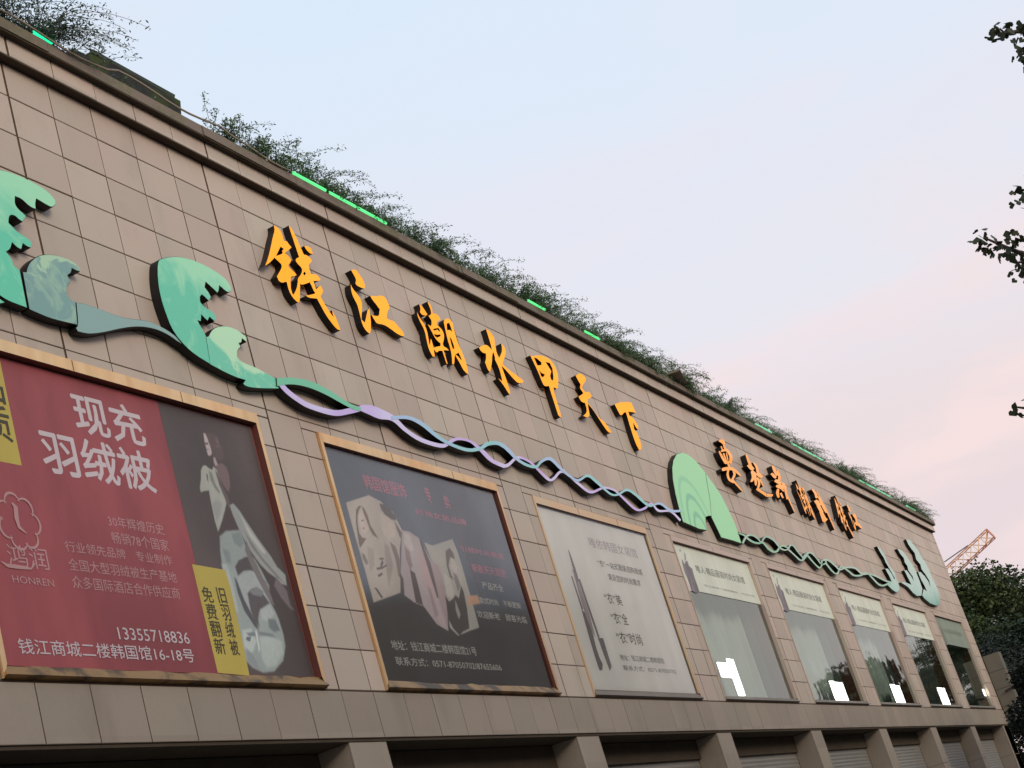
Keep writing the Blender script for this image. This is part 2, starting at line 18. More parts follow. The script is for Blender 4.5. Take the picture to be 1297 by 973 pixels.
"r3":[[48.838,9.704],[49.438,9.753],[49.787,9.619],[50.168,9.499],[50.294,9.301],[50.623,9.147],[50.75,8.947],[50.762,8.685],[50.921,8.435],[50.933,8.173],[50.693,7.947],[50.281,7.765],[49.603,7.67],[48.664,7.684],[48.041,7.792],[47.877,7.879],[48.53,8.126],[48.915,8.079],[48.877,8.253],[48.704,8.416],[48.69,8.668],[49.101,8.703],[49.526,8.61],[49.846,8.455],[49.757,8.243],[50.044,8.497],[49.777,8.682],[49.473,8.811],[49.591,8.976],[49.219,9.098],[49.376,9.319],[49.09,9.42],[48.86,9.552]],
"am":[[27.584,8.875],[27.817,9.06],[28.156,9.233],[28.553,9.332],[28.872,9.344],[29.247,9.278],[29.465,9.175],[29.644,9.076],[29.504,8.841],[29.323,8.503],[29.02,8.112],[28.817,8.088],[28.613,8.042],[28.49,7.92],[28.424,7.763],[27.964,7.734],[27.508,7.756],[27.118,7.775],[27.148,8.016],[27.234,8.318],[27.387,8.634]],
"a2":[[29.67,9.075],[30.002,8.864],[30.223,8.687],[30.384,8.387],[30.494,8.103],[30.452,7.712],[29.938,7.715],[29.192,7.704],[29.14,7.841],[29.016,8.09],[29.352,8.507],[29.535,8.845]]},"teal":[[[14.288,7.851],[14.598,7.933],[14.95,7.967],[15.298,7.948],[15.576,7.907],[15.864,7.87],[16.04,7.886],[16.078,7.932],[15.928,7.927],[15.654,7.97],[15.392,8.029],[15.033,8.06],[14.646,8.021],[14.321,7.951]],[[16.786,7.907],[17.231,7.987],[17.548,7.959],[17.827,7.869],[18.07,7.817],[18.41,7.79],[18.759,7.798],[19.143,7.878],[19.424,8.0],[19.741,8.063],[19.999,8.037],[20.085,8.095],[19.797,8.12],[19.418,8.035],[19.138,7.92],[18.8,7.852],[18.47,7.84],[18.14,7.866],[17.921,7.925],[17.637,8.02],[17.28,8.042],[16.814,7.958]],[[18.939,7.846],[19.249,7.915],[19.506,8.008],[19.854,8.063],[20.076,8.005],[20.274,7.918],[20.576,7.867],[20.953,7.888],[21.25,8.02],[21.581,8.106],[21.854,8.009],[22.166,7.921],[22.487,7.894],[22.953,8.037],[23.231,7.982],[23.489,7.901],[23.77,7.839],[24.116,7.883],[24.604,8.023],[24.935,7.985],[25.446,7.854],[26.087,7.973],[26.555,7.895],[27.218,7.976],[27.263,8.024],[26.645,7.95],[26.156,8.022],[25.524,7.902],[25.045,8.035],[24.647,8.072],[24.118,7.916],[23.834,7.878],[23.571,7.937],[23.341,8.033],[23.0,8.089],[22.518,7.939],[22.244,7.962],[21.956,8.056],[21.663,8.167],[21.227,8.054],[20.963,7.931],[20.645,7.916],[20.361,7.963],[20.188,8.062],[19.929,8.124],[19.515,8.055],[19.246,7.948],[18.951,7.883]]],
"lilac":[[[14.316,7.878],[14.434,7.796],[14.639,7.729],[14.866,7.693],[15.367,7.701],[15.77,7.798],[16.062,7.889],[16.068,7.95],[15.785,7.872],[15.419,7.78],[14.933,7.763],[14.72,7.793],[14.523,7.856],[14.41,7.934]],[[16.019,7.888],[16.206,7.875],[16.464,7.859],[16.789,7.889],[17.055,7.791],[17.418,7.717],[17.985,7.731],[18.32,7.853],[18.565,7.931],[18.898,7.951],[19.101,7.879],[19.369,7.753],[19.784,7.716],[19.88,7.784],[19.466,7.81],[19.18,7.919],[18.955,7.991],[18.592,7.973],[18.307,7.899],[18.024,7.791],[17.493,7.779],[17.142,7.845],[16.901,7.967],[16.621,8.006],[16.342,8.013],[16.083,7.966]],[[18.967,7.935],[19.184,7.875],[19.437,7.751],[19.874,7.74],[20.366,7.944],[20.708,7.952],[20.914,7.884],[21.234,7.745],[21.506,7.783],[21.895,7.955],[22.165,7.922],[22.43,7.837],[22.855,7.752],[23.535,7.919],[23.949,7.943],[24.169,7.883],[24.699,7.702],[25.205,7.774],[25.636,7.917],[25.883,7.817],[26.546,7.887],[26.921,7.763],[27.029,7.803],[26.628,7.931],[25.967,7.865],[25.695,7.964],[25.202,7.811],[24.786,7.747],[24.257,7.92],[24.009,7.978],[23.559,7.96],[22.913,7.804],[22.522,7.881],[22.244,7.962],[21.912,7.997],[21.483,7.817],[21.321,7.793],[20.992,7.921],[20.771,7.991],[20.375,7.986],[19.894,7.794],[19.525,7.803],[19.266,7.917],[19.036,7.975]]],
"greenA":[[[30.527,7.708],[30.844,7.84],[31.092,7.923],[31.433,7.958],[31.717,7.915],[31.892,7.857],[32.255,7.985],[32.501,8.045],[32.91,8.013],[33.138,7.914],[33.304,7.863],[33.639,7.865],[33.999,7.936],[34.23,8.025],[34.448,8.044],[34.653,7.933],[34.917,7.821],[35.038,7.853],[34.758,7.96],[34.556,8.079],[34.205,8.055],[33.943,7.955],[33.678,7.899],[33.409,7.901],[33.261,7.949],[33.035,8.054],[32.58,8.093],[32.19,8.007],[31.924,7.899],[31.823,7.951],[31.511,7.996],[31.093,7.963],[30.745,7.854],[30.432,7.715]],[[33.888,7.899],[34.226,7.823],[34.516,7.735],[34.822,7.741],[35.249,7.85],[35.629,7.982],[35.899,8.011],[36.171,7.939],[36.395,7.814],[36.512,7.841],[36.284,7.967],[36.016,8.053],[35.595,8.023],[35.079,7.882],[34.812,7.775],[34.647,7.778],[34.337,7.855],[34.023,7.94]],[[36.781,7.921],[37.305,7.97],[37.776,7.891],[38.177,7.813],[39.034,7.938],[39.938,7.998],[40.492,7.899],[41.349,7.969],[42.087,7.973],[42.988,7.928],[43.687,7.923],[43.851,7.982],[43.142,7.98],[42.232,8.024],[41.439,8.012],[40.644,7.954],[40.069,8.046],[39.091,7.987],[38.279,7.864],[37.926,7.934],[37.437,8.021],[36.845,7.969]]],
"greenB":[[[30.449,7.907],[30.77,7.894],[30.983,7.833],[31.301,7.801],[31.682,7.817],[32.011,7.861],[32.237,7.757],[32.58,7.719],[32.978,7.779],[33.347,7.911],[33.631,7.956],[33.87,7.944],[33.91,7.909],[34.001,7.929],[33.975,7.977],[33.7,8.0],[33.301,7.935],[32.928,7.809],[32.683,7.775],[32.371,7.8],[32.118,7.902],[31.744,7.862],[31.397,7.847],[31.102,7.876],[30.872,7.934],[30.517,7.94]],[[35.41,7.915],[35.814,7.765],[36.172,7.684],[36.634,7.811],[36.74,7.904],[36.959,7.943],[37.02,7.908],[36.798,7.862],[36.639,7.866],[36.556,7.833],[36.771,7.828],[37.144,7.914],[37.071,7.991],[36.617,7.915],[36.483,7.811],[36.259,7.73],[35.938,7.798],[35.582,7.959]],[[36.91,7.888],[37.344,7.695],[37.855,7.691],[38.48,7.91],[39.034,7.857],[39.446,7.78],[40.265,7.834],[41.17,7.975],[41.55,7.888],[42.096,7.744],[42.784,7.767],[43.849,7.936],[43.829,7.979],[42.827,7.817],[42.266,7.792],[41.737,7.933],[41.276,8.024],[40.311,7.883],[39.572,7.827],[39.187,7.902],[38.508,7.959],[37.815,7.724],[37.495,7.735],[37.068,7.926]]],
"led":[[11.351,11.607],[15.912,16.647],[16.754,17.384],[17.448,18.175],[22.699,23.355],[25.013,25.66],[34.861,36.141],[37.812,40.674],[44.601,45.218],[45.387,48.697],[50.734,52.118]],
"text":{"w1":[["现充",[10.969,6.824,11.925,7.21],
"white",0.035],["羽绒被",[10.434,6.373,11.915,6.764],
"white",0.035],["30年辉煌历史",[11.107,5.965,11.883,6.07],
"pale",0],["畅销78个国家",[11.108,5.81,11.897,5.921],
"pale",0],["行业领先品牌　专业制作",[10.473,5.674,11.894,5.769],
"pale",0],["全国大型羽绒被生产基地",[10.466,5.512,11.904,5.618],
"pale",0],["众多国际酒店合作供应商",[10.466,5.358,11.894,5.468],
"pale",0],["鸿润",[9.762,5.488,10.227,5.673],
"pale",0],["HONREN",[9.767,5.351,10.24,5.412],
"pale",0.008],["13355718836",[10.908,4.946,11.881,5.052],
"white",0.012],["钱江商城二楼韩国馆16-18号",[9.683,4.777,11.886,4.901],
"white",0.015],["免\n费\n翻\n新",[12.239,4.864,12.397,5.516],
"ink",0.02],["旧\n羽\n绒\n被",[12.476,4.862,12.607,5.524],
"ink",0.02]],
"w2":[["韩国馆服饰",[15.94,6.964,16.928,7.149],
"rose",0.02],["专",[17.437,6.983,17.578,7.196],
"rose",0.02],["卖",[17.904,6.965,18.062,7.142],
"rose",0.02],["时尚女装品牌",[17.042,6.779,18.377,6.866],
"rose",0.02],["引领时尚潮流",[17.977,6.404,19.224,6.483],
"rose",0.02],["新款天天到货",[18.151,6.145,19.124,6.26],
"rose",0.02],["产品齐全",[18.294,5.935,18.899,6.033],
"grey",0.015],["款式时尚　不断更新",[18.091,5.731,19.292,5.815],
"grey",0.015],["欢迎新老　顾客光临",[17.91,5.536,19.334,5.63],
"grey",0.015],["地址：钱江商城二楼韩国馆21号",[15.524,5.039,17.574,5.148],
"grey",0.02],["联系方式：0571-87050702/87655606",[15.525,4.864,18.137,4.96],
"grey",0.02]],
"w3":[["唯依韩国女装馆",[22.537,6.905,24.528,7.075],
"faintrose",0],["“衣”一站式服装选购商城",[22.62,6.611,24.478,6.721],
"ink",0.01],["满足您的时尚需求",[22.868,6.41,24.232,6.52],
"ink",0.01],["“衣”美",[22.432,6.017,23.116,6.191],
"ink",0.01],["“衣”全",[22.45,5.709,23.102,5.89],
"ink",0.01],["“衣”时尚",[22.417,5.408,23.43,5.589],
"ink",0.01],["地址：钱江商城二楼韩国馆",[22.287,5.141,24.12,5.233],
"softink",0.005],["联系方式：0571-87050702",[22.291,4.987,24.53,5.068],
"softink",0.005]],
"w4":[["唯人·精品服装时尚女装城",[27.423,6.914,30.255,7.063],
"softink",0.01],["钱江商城二楼韩国馆　欢迎光临",[27.566,6.67,30.571,6.709],
"softgrey",0]]},"yr":[[12.679,4.678],[12.69,4.859],[12.71,5.218],[12.72,5.527],[12.702,5.705]],
"yellow":[12.19,4.678,12.654,5.717],
"dark_x":12.255,"yl":[10.147,6.382],
"pz":[10.107,6.563],
"img":{"w3":[["leg",[[21.371,5.86],[21.498,5.796],[21.518,5.508],[21.484,5.381],[21.47,5.167],[21.521,5.062],[21.44,4.963],[21.326,4.96],[21.316,5.197],[21.333,5.499]]],["leg",[[21.653,5.452],[21.858,5.452],[21.843,5.234],[21.842,5.036],[21.711,4.961],[21.69,5.103],[21.667,5.299]]],["leg",[[21.373,6.351],[21.42,6.354],[21.441,5.864],[21.378,5.852]]],["leg",[[21.602,6.332],[21.689,6.33],[21.731,5.464],[21.662,5.452],[21.63,5.822]]],["legp",[[21.509,6.472],[21.574,6.441],[21.63,5.822],[21.566,5.457],[21.518,5.508],[21.441,5.864]]],["leg",[[21.584,6.776],[21.625,6.742],[21.649,6.336],[21.542,6.254],[21.552,6.587]]]],
"w4":[["figure",[[26.78,7.113],[26.821,7.077],[26.853,7.013],[26.966,7.09],[27.071,7.1],[27.075,7.005],[27.207,6.963],[27.16,6.797],[27.177,6.637],[27.16,6.521],[26.958,6.494],[26.733,6.537],[26.75,6.711],[26.686,6.878]]],["figure2",[[27.055,7.254],[27.102,7.231],[27.031,7.109],[26.924,7.086]]],["stripe",[[26.543,6.866],[26.596,6.804],[26.746,6.531],[26.603,6.501],[26.534,6.72]]],["figure2",[[26.84,7.294],[26.916,7.295],[26.873,7.25],[26.812,7.237]]]]},"pic":{"w1":[[[92,76,74],0.02,[[12.951,7.14],[13.063,7.17],[13.131,7.149],[13.154,7.076],[13.177,7.004],[13.161,6.92],[13.106,6.868],[13.032,6.873],[12.989,6.893],[12.968,6.938],[12.969,7.014],[12.956,7.076]]],[[112,92,88],0.015,[[13.099,7.133],[13.13,7.116],[13.14,7.063],[13.102,7.051],[13.09,7.088]]],[[108,90,88],0.012,[[13.05,7.027],[13.133,7.046],[13.139,7.025],[13.059,7.006]]],[[182,165,163],0.007,[[12.908,7.138],[12.936,7.138],[12.951,7.097],[12.961,7.045],[12.969,6.992],[12.968,6.938],[12.945,6.908],[12.898,6.895],[12.889,6.926],[12.889,6.979],[12.889,7.044]]],[[100,86,88],0.006,[[12.89,7.033],[12.949,7.041],[12.946,7.023],[12.893,7.01]]],[[130,108,108],0.005,[[12.891,6.967],[12.93,6.973],[12.929,6.962],[12.889,6.954]]],[[118,97,97],0.012,[[12.992,6.856],[13.023,6.829],[13.106,6.846],[13.167,6.807],[13.176,6.722],[13.15,6.622],[13.095,6.54],[13.05,6.576],[13.001,6.665],[12.974,6.746]]],[[165,150,148],0.007,[[12.972,6.89],[13.005,6.89],[13.021,6.823],[12.976,6.795],[12.962,6.83]]],[[165,166,156],0.008,[[12.708,6.718],[12.759,6.768],[12.805,6.78],[12.853,6.755],[12.899,6.746],[12.941,6.79],[12.979,6.758],[12.992,6.664],[13.001,6.58],[13.019,6.498],[13.002,6.411],[12.945,6.331],[12.845,6.204],[12.743,6.09],[12.733,6.192],[12.741,6.337],[12.749,6.442],[12.76,6.514],[12.682,6.5],[12.617,6.478],[12.615,6.518],[12.67,6.619]]],[[92,88,82],0.007,[[12.781,6.697],[12.804,6.68],[12.785,6.603],[12.771,6.628]]],[[128,126,118],0.01,[[12.838,6.737],[12.886,6.712],[12.895,6.608],[12.944,6.52],[12.913,6.505],[12.861,6.561],[12.825,6.64]]],[[98,86,84],0.008,[[12.949,6.753],[12.978,6.726],[13.01,6.603],[13.073,6.462],[13.029,6.351],[13.002,6.453],[12.957,6.595]]],[[150,150,146],0.02,[[12.758,6.38],[12.861,6.435],[12.931,6.402],[12.853,6.288],[12.768,6.195],[12.758,6.277]]],[[150,152,148],0.01,[[13.052,6.4],[13.123,6.427],[13.202,6.362],[13.289,6.241],[13.41,6.086],[13.559,5.923],[13.624,5.817],[13.742,5.742],[13.717,5.628],[13.626,5.64],[13.529,5.706],[13.436,5.745],[13.328,5.818],[13.225,5.938],[13.138,6.095],[13.076,6.236]]],[[178,178,170],0.008,[[13.184,6.341],[13.313,6.151],[13.492,5.948],[13.439,5.936],[13.265,6.108]]],[[120,118,116],0.01,[[13.194,6.156],[13.273,6.053],[13.392,5.898],[13.554,5.764],[13.692,5.645],[13.561,5.709],[13.4,5.843],[13.249,5.995]]],[[78,64,64],0.01,[[12.99,6.355],[13.076,6.273],[13.113,6.144],[12.879,6.113],[12.742,6.074],[12.859,6.211]]],[[150,158,155],0.014,[[12.751,6.045],[12.879,6.113],[13.115,6.148],[13.149,6.031],[13.154,5.913],[13.256,5.867],[13.328,5.745],[13.391,5.603],[13.346,5.427],[13.389,5.348],[13.413,5.259],[13.428,5.115],[13.41,4.989],[13.308,4.843],[13.108,4.732],[12.921,4.713],[12.764,4.757],[12.676,4.822],[12.66,4.958],[12.665,5.13],[12.664,5.321],[12.669,5.548],[12.675,5.743],[12.697,5.887]]],[[168,175,170],0.02,[[12.667,5.76],[12.756,5.768],[12.773,5.556],[12.753,5.291],[12.686,5.305],[12.67,5.513]]],[[126,136,134],0.02,[[12.959,6.094],[13.107,6.128],[13.141,6.012],[13.053,5.958],[12.967,6.004]]],[[130,138,136],0.02,[[12.748,5.928],[12.853,5.902],[12.831,5.774],[12.749,5.785]]],[[84,76,76],0.012,[[12.881,5.752],[12.968,5.823],[13.109,5.875],[13.201,5.88],[13.264,5.813],[13.275,5.707],[13.141,5.736],[13.022,5.723],[12.896,5.658]]],[[70,66,68],0.012,[[13.26,5.693],[13.359,5.637],[13.392,5.475],[13.397,5.33],[13.366,5.401],[13.34,5.426],[13.351,5.545],[13.295,5.632]]],[[162,167,165],0.016,[[12.885,5.654],[13.013,5.715],[13.14,5.733],[13.266,5.707],[13.351,5.618],[13.359,5.5],[13.325,5.434],[13.242,5.456],[13.193,5.534],[13.061,5.542],[12.962,5.481],[12.962,5.375],[12.987,5.235],[12.926,5.231],[12.87,5.351],[12.865,5.51]]],[[88,82,83],0.014,[[12.983,5.497],[13.102,5.554],[13.201,5.552],[13.273,5.485],[13.325,5.42],[13.205,5.369],[13.104,5.316],[13.054,5.238],[13.042,5.16],[12.983,5.226],[12.964,5.322]]],[[124,124,126],0.014,[[13.023,5.521],[13.166,5.577],[13.274,5.532],[13.215,5.478],[13.067,5.485]]],[[82,82,84],0.008,[[12.825,5.649],[12.855,5.616],[12.9,5.424],[13.016,5.183],[13.023,5.131],[12.963,5.163],[12.855,5.315],[12.818,5.489]]],[[116,110,108],0.009,[[13.194,6.045],[13.217,5.919],[13.296,5.742],[13.382,5.511],[13.4,5.394],[13.334,5.435],[13.24,5.61],[13.162,5.785],[13.123,5.946]]],[[112,102,104],0.01,[[13.561,5.709],[13.692,5.57],[13.69,5.422],[13.747,5.37],[13.673,5.384],[13.559,5.487],[13.487,5.61]]],[[180,187,182],0.02,[[12.739,5.117],[12.895,5.142],[12.933,5.022],[12.771,4.842],[12.703,4.943]]],[[172,180,174],0.025,[[12.993,5.059],[13.138,5.084],[13.364,5.04],[13.346,4.915],[13.161,4.785],[13.002,4.763],[12.934,4.882]]],[[168,173,170],0.014,[[13.127,5.341],[13.321,5.405],[13.357,5.31],[13.231,5.231],[13.115,5.242]]],[[112,118,120],0.016,[[13.227,5.257],[13.349,5.255],[13.387,5.149],[13.276,5.122],[13.204,5.167]]],[[122,128,128],0.01,[[12.793,5.093],[13.004,5.121],[13.239,5.106],[13.286,5.073],[13.046,5.079],[12.832,5.06]]],[[104,108,112],0.006,[[12.788,5.058],[12.858,5.053],[12.825,5.008],[12.764,5.023]]],[[150,156,154],0.01,[[12.978,5.129],[13.008,5.095],[12.956,4.866],[12.889,4.777],[12.913,4.916]]],[[138,144,144],0.02,[[12.726,4.944],[12.822,4.896],[12.875,4.743],[12.768,4.765],[12.705,4.823]]],[[196,200,196],0.008,[[12.954,5.127],[12.98,5.12],[12.963,4.953],[12.926,4.9]]]],
"w2":[[[166,161,157],0.006,[[15.388,6.721],[15.966,6.883],[16.204,6.843],[16.448,6.733],[16.546,6.522],[16.346,6.262],[16.165,5.894],[16.072,5.723],[15.393,5.563],[15.396,5.907],[15.387,6.301]]],[[176,168,165],0.01,[[15.614,6.613],[15.701,6.659],[15.739,6.579],[15.746,6.454],[15.656,6.383],[15.575,6.397],[15.559,6.491]]],[[104,94,92],0.007,[[15.565,6.656],[15.658,6.716],[15.723,6.724],[15.64,6.665],[15.573,6.589],[15.522,6.487],[15.498,6.369],[15.539,6.326],[15.625,6.322],[15.493,6.236],[15.418,6.19],[15.441,6.325],[15.488,6.502]]],[[110,98,92],0.007,[[15.723,6.724],[15.778,6.691],[15.807,6.607],[15.806,6.5],[15.859,6.428],[15.91,6.351],[15.799,6.382],[15.766,6.437],[15.751,6.532],[15.727,6.627]]],[[116,106,106],0.004,[[15.619,6.54],[15.691,6.556],[15.682,6.538],[15.619,6.525]]],[[150,110,112],0.004,[[15.601,6.448],[15.663,6.458],[15.654,6.44],[15.6,6.432]]],[[174,167,162],0.02,[[16.126,6.694],[16.303,6.675],[16.408,6.587],[16.348,6.441],[16.135,6.359],[16.044,6.467]]],[[96,92,94],0.012,[[16.168,6.809],[16.282,6.813],[16.39,6.766],[16.48,6.686],[16.472,6.635],[16.356,6.631],[16.229,6.676],[16.168,6.739]]],[[104,99,101],0.01,[[16.411,6.628],[16.458,6.573],[16.532,6.476],[16.444,6.407],[16.423,6.509]]],[[118,110,110],0.012,[[16.164,6.342],[16.269,6.294],[16.279,6.137],[16.177,5.895],[16.136,5.93],[16.18,6.128],[16.159,6.263]]],[[122,116,113],0.01,[[15.424,6.134],[15.488,6.122],[15.522,6.03],[15.459,5.996],[15.421,6.059]]],[[146,141,139],0.02,[[16.015,6.308],[16.111,6.278],[16.077,6.041],[15.841,5.773],[15.903,6.026]]],[[150,146,143],0.02,[[15.594,6.227],[15.724,6.201],[15.639,6.003],[15.505,5.916],[15.541,6.089]]],[[96,90,90],0.004,[[15.783,6.107],[15.907,6.123],[15.907,6.103],[15.791,6.089]]],[[96,90,90],0.004,[[15.677,5.987],[15.81,6.008],[15.933,6.048],[15.93,6.028],[15.794,5.978],[15.669,5.958]]],[[96,90,90],0.004,[[15.656,5.9],[15.773,5.938],[15.769,5.909],[15.66,5.872]]],[[96,90,90],0.004,[[15.858,6.099],[15.875,6.062],[15.79,5.997],[15.77,6.014]]],[[84,79,79],0.005,[[15.495,5.746],[15.558,5.733],[15.635,5.635],[15.593,5.623]]],[[158,152,155],0.006,[[16.543,6.518],[16.72,6.521],[16.925,6.461],[17.028,6.288],[17.137,6.053],[17.178,5.772],[16.993,5.322],[16.75,5.388],[16.551,5.591],[16.339,5.626],[16.153,5.7],[16.217,5.976]]],[[172,168,168],0.02,[[16.563,6.484],[16.696,6.478],[16.714,6.298],[16.62,6.269],[16.514,6.358]]],[[130,122,125],0.012,[[16.491,6.316],[16.579,6.265],[16.556,6.083],[16.466,6.026],[16.439,6.152]]],[[86,80,82],0.01,[[16.459,6.035],[16.565,5.995],[16.557,5.807],[16.537,5.6],[16.379,5.628],[16.418,5.835]]],[[164,148,152],0.02,[[16.756,6.302],[16.858,6.271],[16.924,6.035],[16.91,5.594],[16.904,5.376],[16.785,5.448],[16.744,5.86]]],[[96,88,90],0.007,[[16.917,6.46],[16.965,6.424],[17.04,6.166],[17.004,5.72],[16.947,5.726],[16.93,6.116]]],[[88,83,83],0.008,[[16.201,5.974],[16.236,5.899],[16.164,5.72],[16.089,5.734]]],[[140,130,134],0.012,[[16.786,5.864],[16.845,5.828],[16.862,5.512],[16.756,5.466]]],[[155,155,152],0.006,[[17.031,6.421],[17.214,6.398],[17.829,6.545],[17.875,6.368],[17.878,6.157],[17.872,5.863],[17.85,5.405],[17.554,5.349],[17.211,5.273],[17.06,5.365],[17.187,5.773],[17.146,6.053],[17.077,6.231]]],[[150,138,142],0.02,[[17.064,6.209],[17.231,6.142],[17.241,5.878],[17.119,5.567],[16.991,5.331],[16.977,5.638]]],[[170,167,166],0.014,[[17.311,6.067],[17.436,5.995],[17.444,5.811],[17.32,5.731],[17.228,5.786]]],[[98,93,90],0.008,[[17.533,6.357],[17.679,6.417],[17.737,6.355],[17.738,6.271],[17.661,6.285],[17.584,6.257],[17.504,6.166],[17.507,6.042],[17.535,5.983],[17.449,6.017],[17.451,6.162]]],[[168,162,160],0.008,[[17.613,6.291],[17.684,6.266],[17.73,6.186],[17.677,6.098],[17.587,6.09],[17.563,6.172]]],[[78,74,74],0.01,[[17.178,5.772],[17.236,5.695],[17.371,5.745],[17.462,5.792],[17.525,5.755],[17.689,5.932],[17.712,5.851],[17.67,5.642],[17.574,5.381],[17.372,5.33],[17.254,5.275],[17.139,5.359],[17.087,5.465]]],[[146,143,140],0.007,[[17.41,5.727],[17.429,5.667],[17.44,5.546],[17.358,5.481],[17.347,5.601]]],[[120,116,116],0.012,[[17.578,6.09],[17.664,6.055],[17.675,5.931],[17.555,5.84],[17.553,5.963]]],[[176,146,124],0.012,[[17.77,5.803],[18.077,5.835],[18.092,5.731],[17.735,5.677]]],[[98,86,90],0.004,[[18.075,6.624],[18.103,6.627],[18.23,5.509],[18.199,5.503]]],[[104,96,100],0.003,[[18.119,7.065],[18.138,7.067],[18.099,6.519],[18.078,6.512]]]]},"w2split":5.563,"banner_z":6.542,"ginkgo":[[[11.482,-0.628,6.239],[11.232,-0.419,6.344],[11.019,-0.281,6.345],[10.998,-0.193,6.397],[10.986,-0.105,6.427],[10.968,-0.09,6.467]],[[11.232,-0.419,6.344],[11.146,-0.245,6.303],[11.059,-0.143,6.256]],[[11.942,-0.13,5.292],[11.599,0.078,5.382],[11.466,0.17,5.461],[11.356,0.224,5.471]],[[12.206,0.016,4.725],[11.833,0.228,4.949],[11.588,0.349,5.064],[11.46,0.446,5.131],[11.434,0.515,5.206],[11.409,0.577,5.273]],[[11.833,0.228,4.949],[11.606,0.346,5.005],[11.49,0.432,5.032]],[[12.387,0.384,3.878],[12.039,0.624,4.042],[11.813,0.769,4.105],[11.701,0.84,4.127]]],
"crane":{"base":[196.138,28.029,28.878],
"tip":[196.511,22.384,31.304],
"mast":[195.792,32.501,26.284],
"cab":[195.906,28.51,30.026],
"cable":[196.217,25.295,30.91]},"trees":{"a":[76.71,11.128,10.304],
"b":[82.996,9.57,10.322],
"c":[39.651,4.948,3.429]},"slab":[[13.064,11.877],[14.759,11.906],[14.735,11.811],[14.571,11.68]],
"cam":{"f":2074.8836638811945,"R":[[0.4255083,-0.2862087,-0.8585029],[0.1808313,-0.9026455,0.3905523],[0.8867033,0.3214275,0.3323277]]},"lamps":[[27.586,5.005],[34.783,4.869],[40.592,4.894],[46.398,4.903],[53.716,5.015]],
"emb":[[9.973,5.876]],
"emb_r":0.24899999999999878,"swoosh":[[9.676,5.515],[9.737,5.486],[9.824,5.486],[9.913,5.485],[10.002,5.483],[10.069,5.536]]}''')

# ------------------------------------------------------------------ camera
cam = bpy.data.cameras.new('camera'); co = bpy.data.objects.new('camera', cam); C.objects.link(co); scene.camera = co
R = DATA['cam']['R']                       # rows: right, down, forward in (X, Z, Y)
right = Vector((R[0][0], R[0][2], R[0][1])); down = Vector((R[1][0], R[1][2], R[1][1])); fwd = Vector((R[2][0], R[2][2], R[2][1]))
m = Matrix((right, -down, -fwd)).transposed().to_4x4(); m.translation = Vector((0, 0, 1.6)); co.matrix_world = m
cam.sensor_fit = 'HORIZONTAL'; cam.sensor_width = 36; cam.lens = 36 * DATA['cam']['f'] / 1297
cam.clip_start = .05; cam.clip_end = 3000
# ------------------------------------------------------------------ light
SUN_EL, SUN_AZ = math.radians(22), math.radians(205)   # azimuth clockwise from +Y, as the sky counts it
SKY_GAIN = .86
world = bpy.data.worlds.new('World'); scene.world = world; world.use_nodes = True
nt = world.node_tree; N = nt.nodes; L = nt.links; N.clear()
def nn(t, **k):
    n = N.new(t)
    for a, v in k.items(): setattr(n, a, v)
    return n
sky = nn('ShaderNodeTexSky', sky_type='NISHITA'); sky.sun_disc = False; sky.sun_elevation = SUN_EL; sky.sun_rotation = SUN_AZ
bg1 = nn('ShaderNodeBackground'); bg1.inputs[1].default_value = .08; L.new(sky.outputs[0], bg1.inputs[0])
tc = nn('ShaderNodeTexCoord'); sx = nn('ShaderNodeSeparateXYZ'); L.new(tc.outputs['Generated'], sx.inputs[0])
def s2l(c): return tuple((x/12.92 if x <= .04045 else ((x+.055)/1.055)**2.4) for x in (v/255 for v in c)) + (1,)
ramp = nn('ShaderNodeValToRGB'); e = ramp.color_ramp.elements
stops = [(0, (220, 206, 212)), (.08, (229, 214, 220)), (.2, (237, 221, 222)), (.32, (234, 232, 240)), (.43, (227, 235, 249)), (.56, (221, 236, 252)), (1, (200, 222, 248))]
e[0].position, e[0].color = stops[0][0], s2l(stops[0][1]); e[1].position, e[1].color = stops[-1][0], s2l(stops[-1][1])
for p, c in stops[1:-1]:
    q = e.new(p); q.color = s2l(c)
mp = nn('ShaderNodeMapping'); mp.inputs['Scale'].default_value = (1.2, 1.2, 4.5); L.new(tc.outputs['Generated'], mp.inputs[0])
mp.inputs['Rotation'].default_value = (0.12, -.1, 0)
n1 = nn('ShaderNodeTexNoise'); n1.inputs['Scale'].default_value = 1.7; n1.inputs['Detail'].default_value = 4; n1.inputs['Roughness'].default_value = .5
L.new(mp.outputs[0], n1.inputs['Vector'])
wob = nn('ShaderNodeMath', operation='MULTIPLY_ADD'); L.new(n1.outputs['Fac'], wob.inputs[0]); wob.inputs[1].default_value = .26
sub = nn('ShaderNodeMath', operation='SUBTRACT'); L.new(sx.outputs['Z'], sub.inputs[0]); sub.inputs[1].default_value = .13; L.new(sub.outputs[0], wob.inputs[2])
L.new(wob.outputs[0], ramp.inputs[0])
n2 = nn('ShaderNodeTexNoise'); n2.inputs['Scale'].default_value = 2.6; n2.inputs['Detail'].default_value = 5; n2.inputs['Roughness'].default_value = .55; n2.inputs['Distortion'].default_value = .4
L.new(mp.outputs[0], n2.inputs['Vector'])
cr = nn('ShaderNodeMapRange'); L.new(n2.outputs['Fac'], cr.inputs[0]); cr.inputs[1].default_value = .46; cr.inputs[2].default_value = .66; cr.inputs[3].default_value = 0; cr.inputs[4].default_value = .85; cr.interpolation_type = 'SMOOTHSTEP'
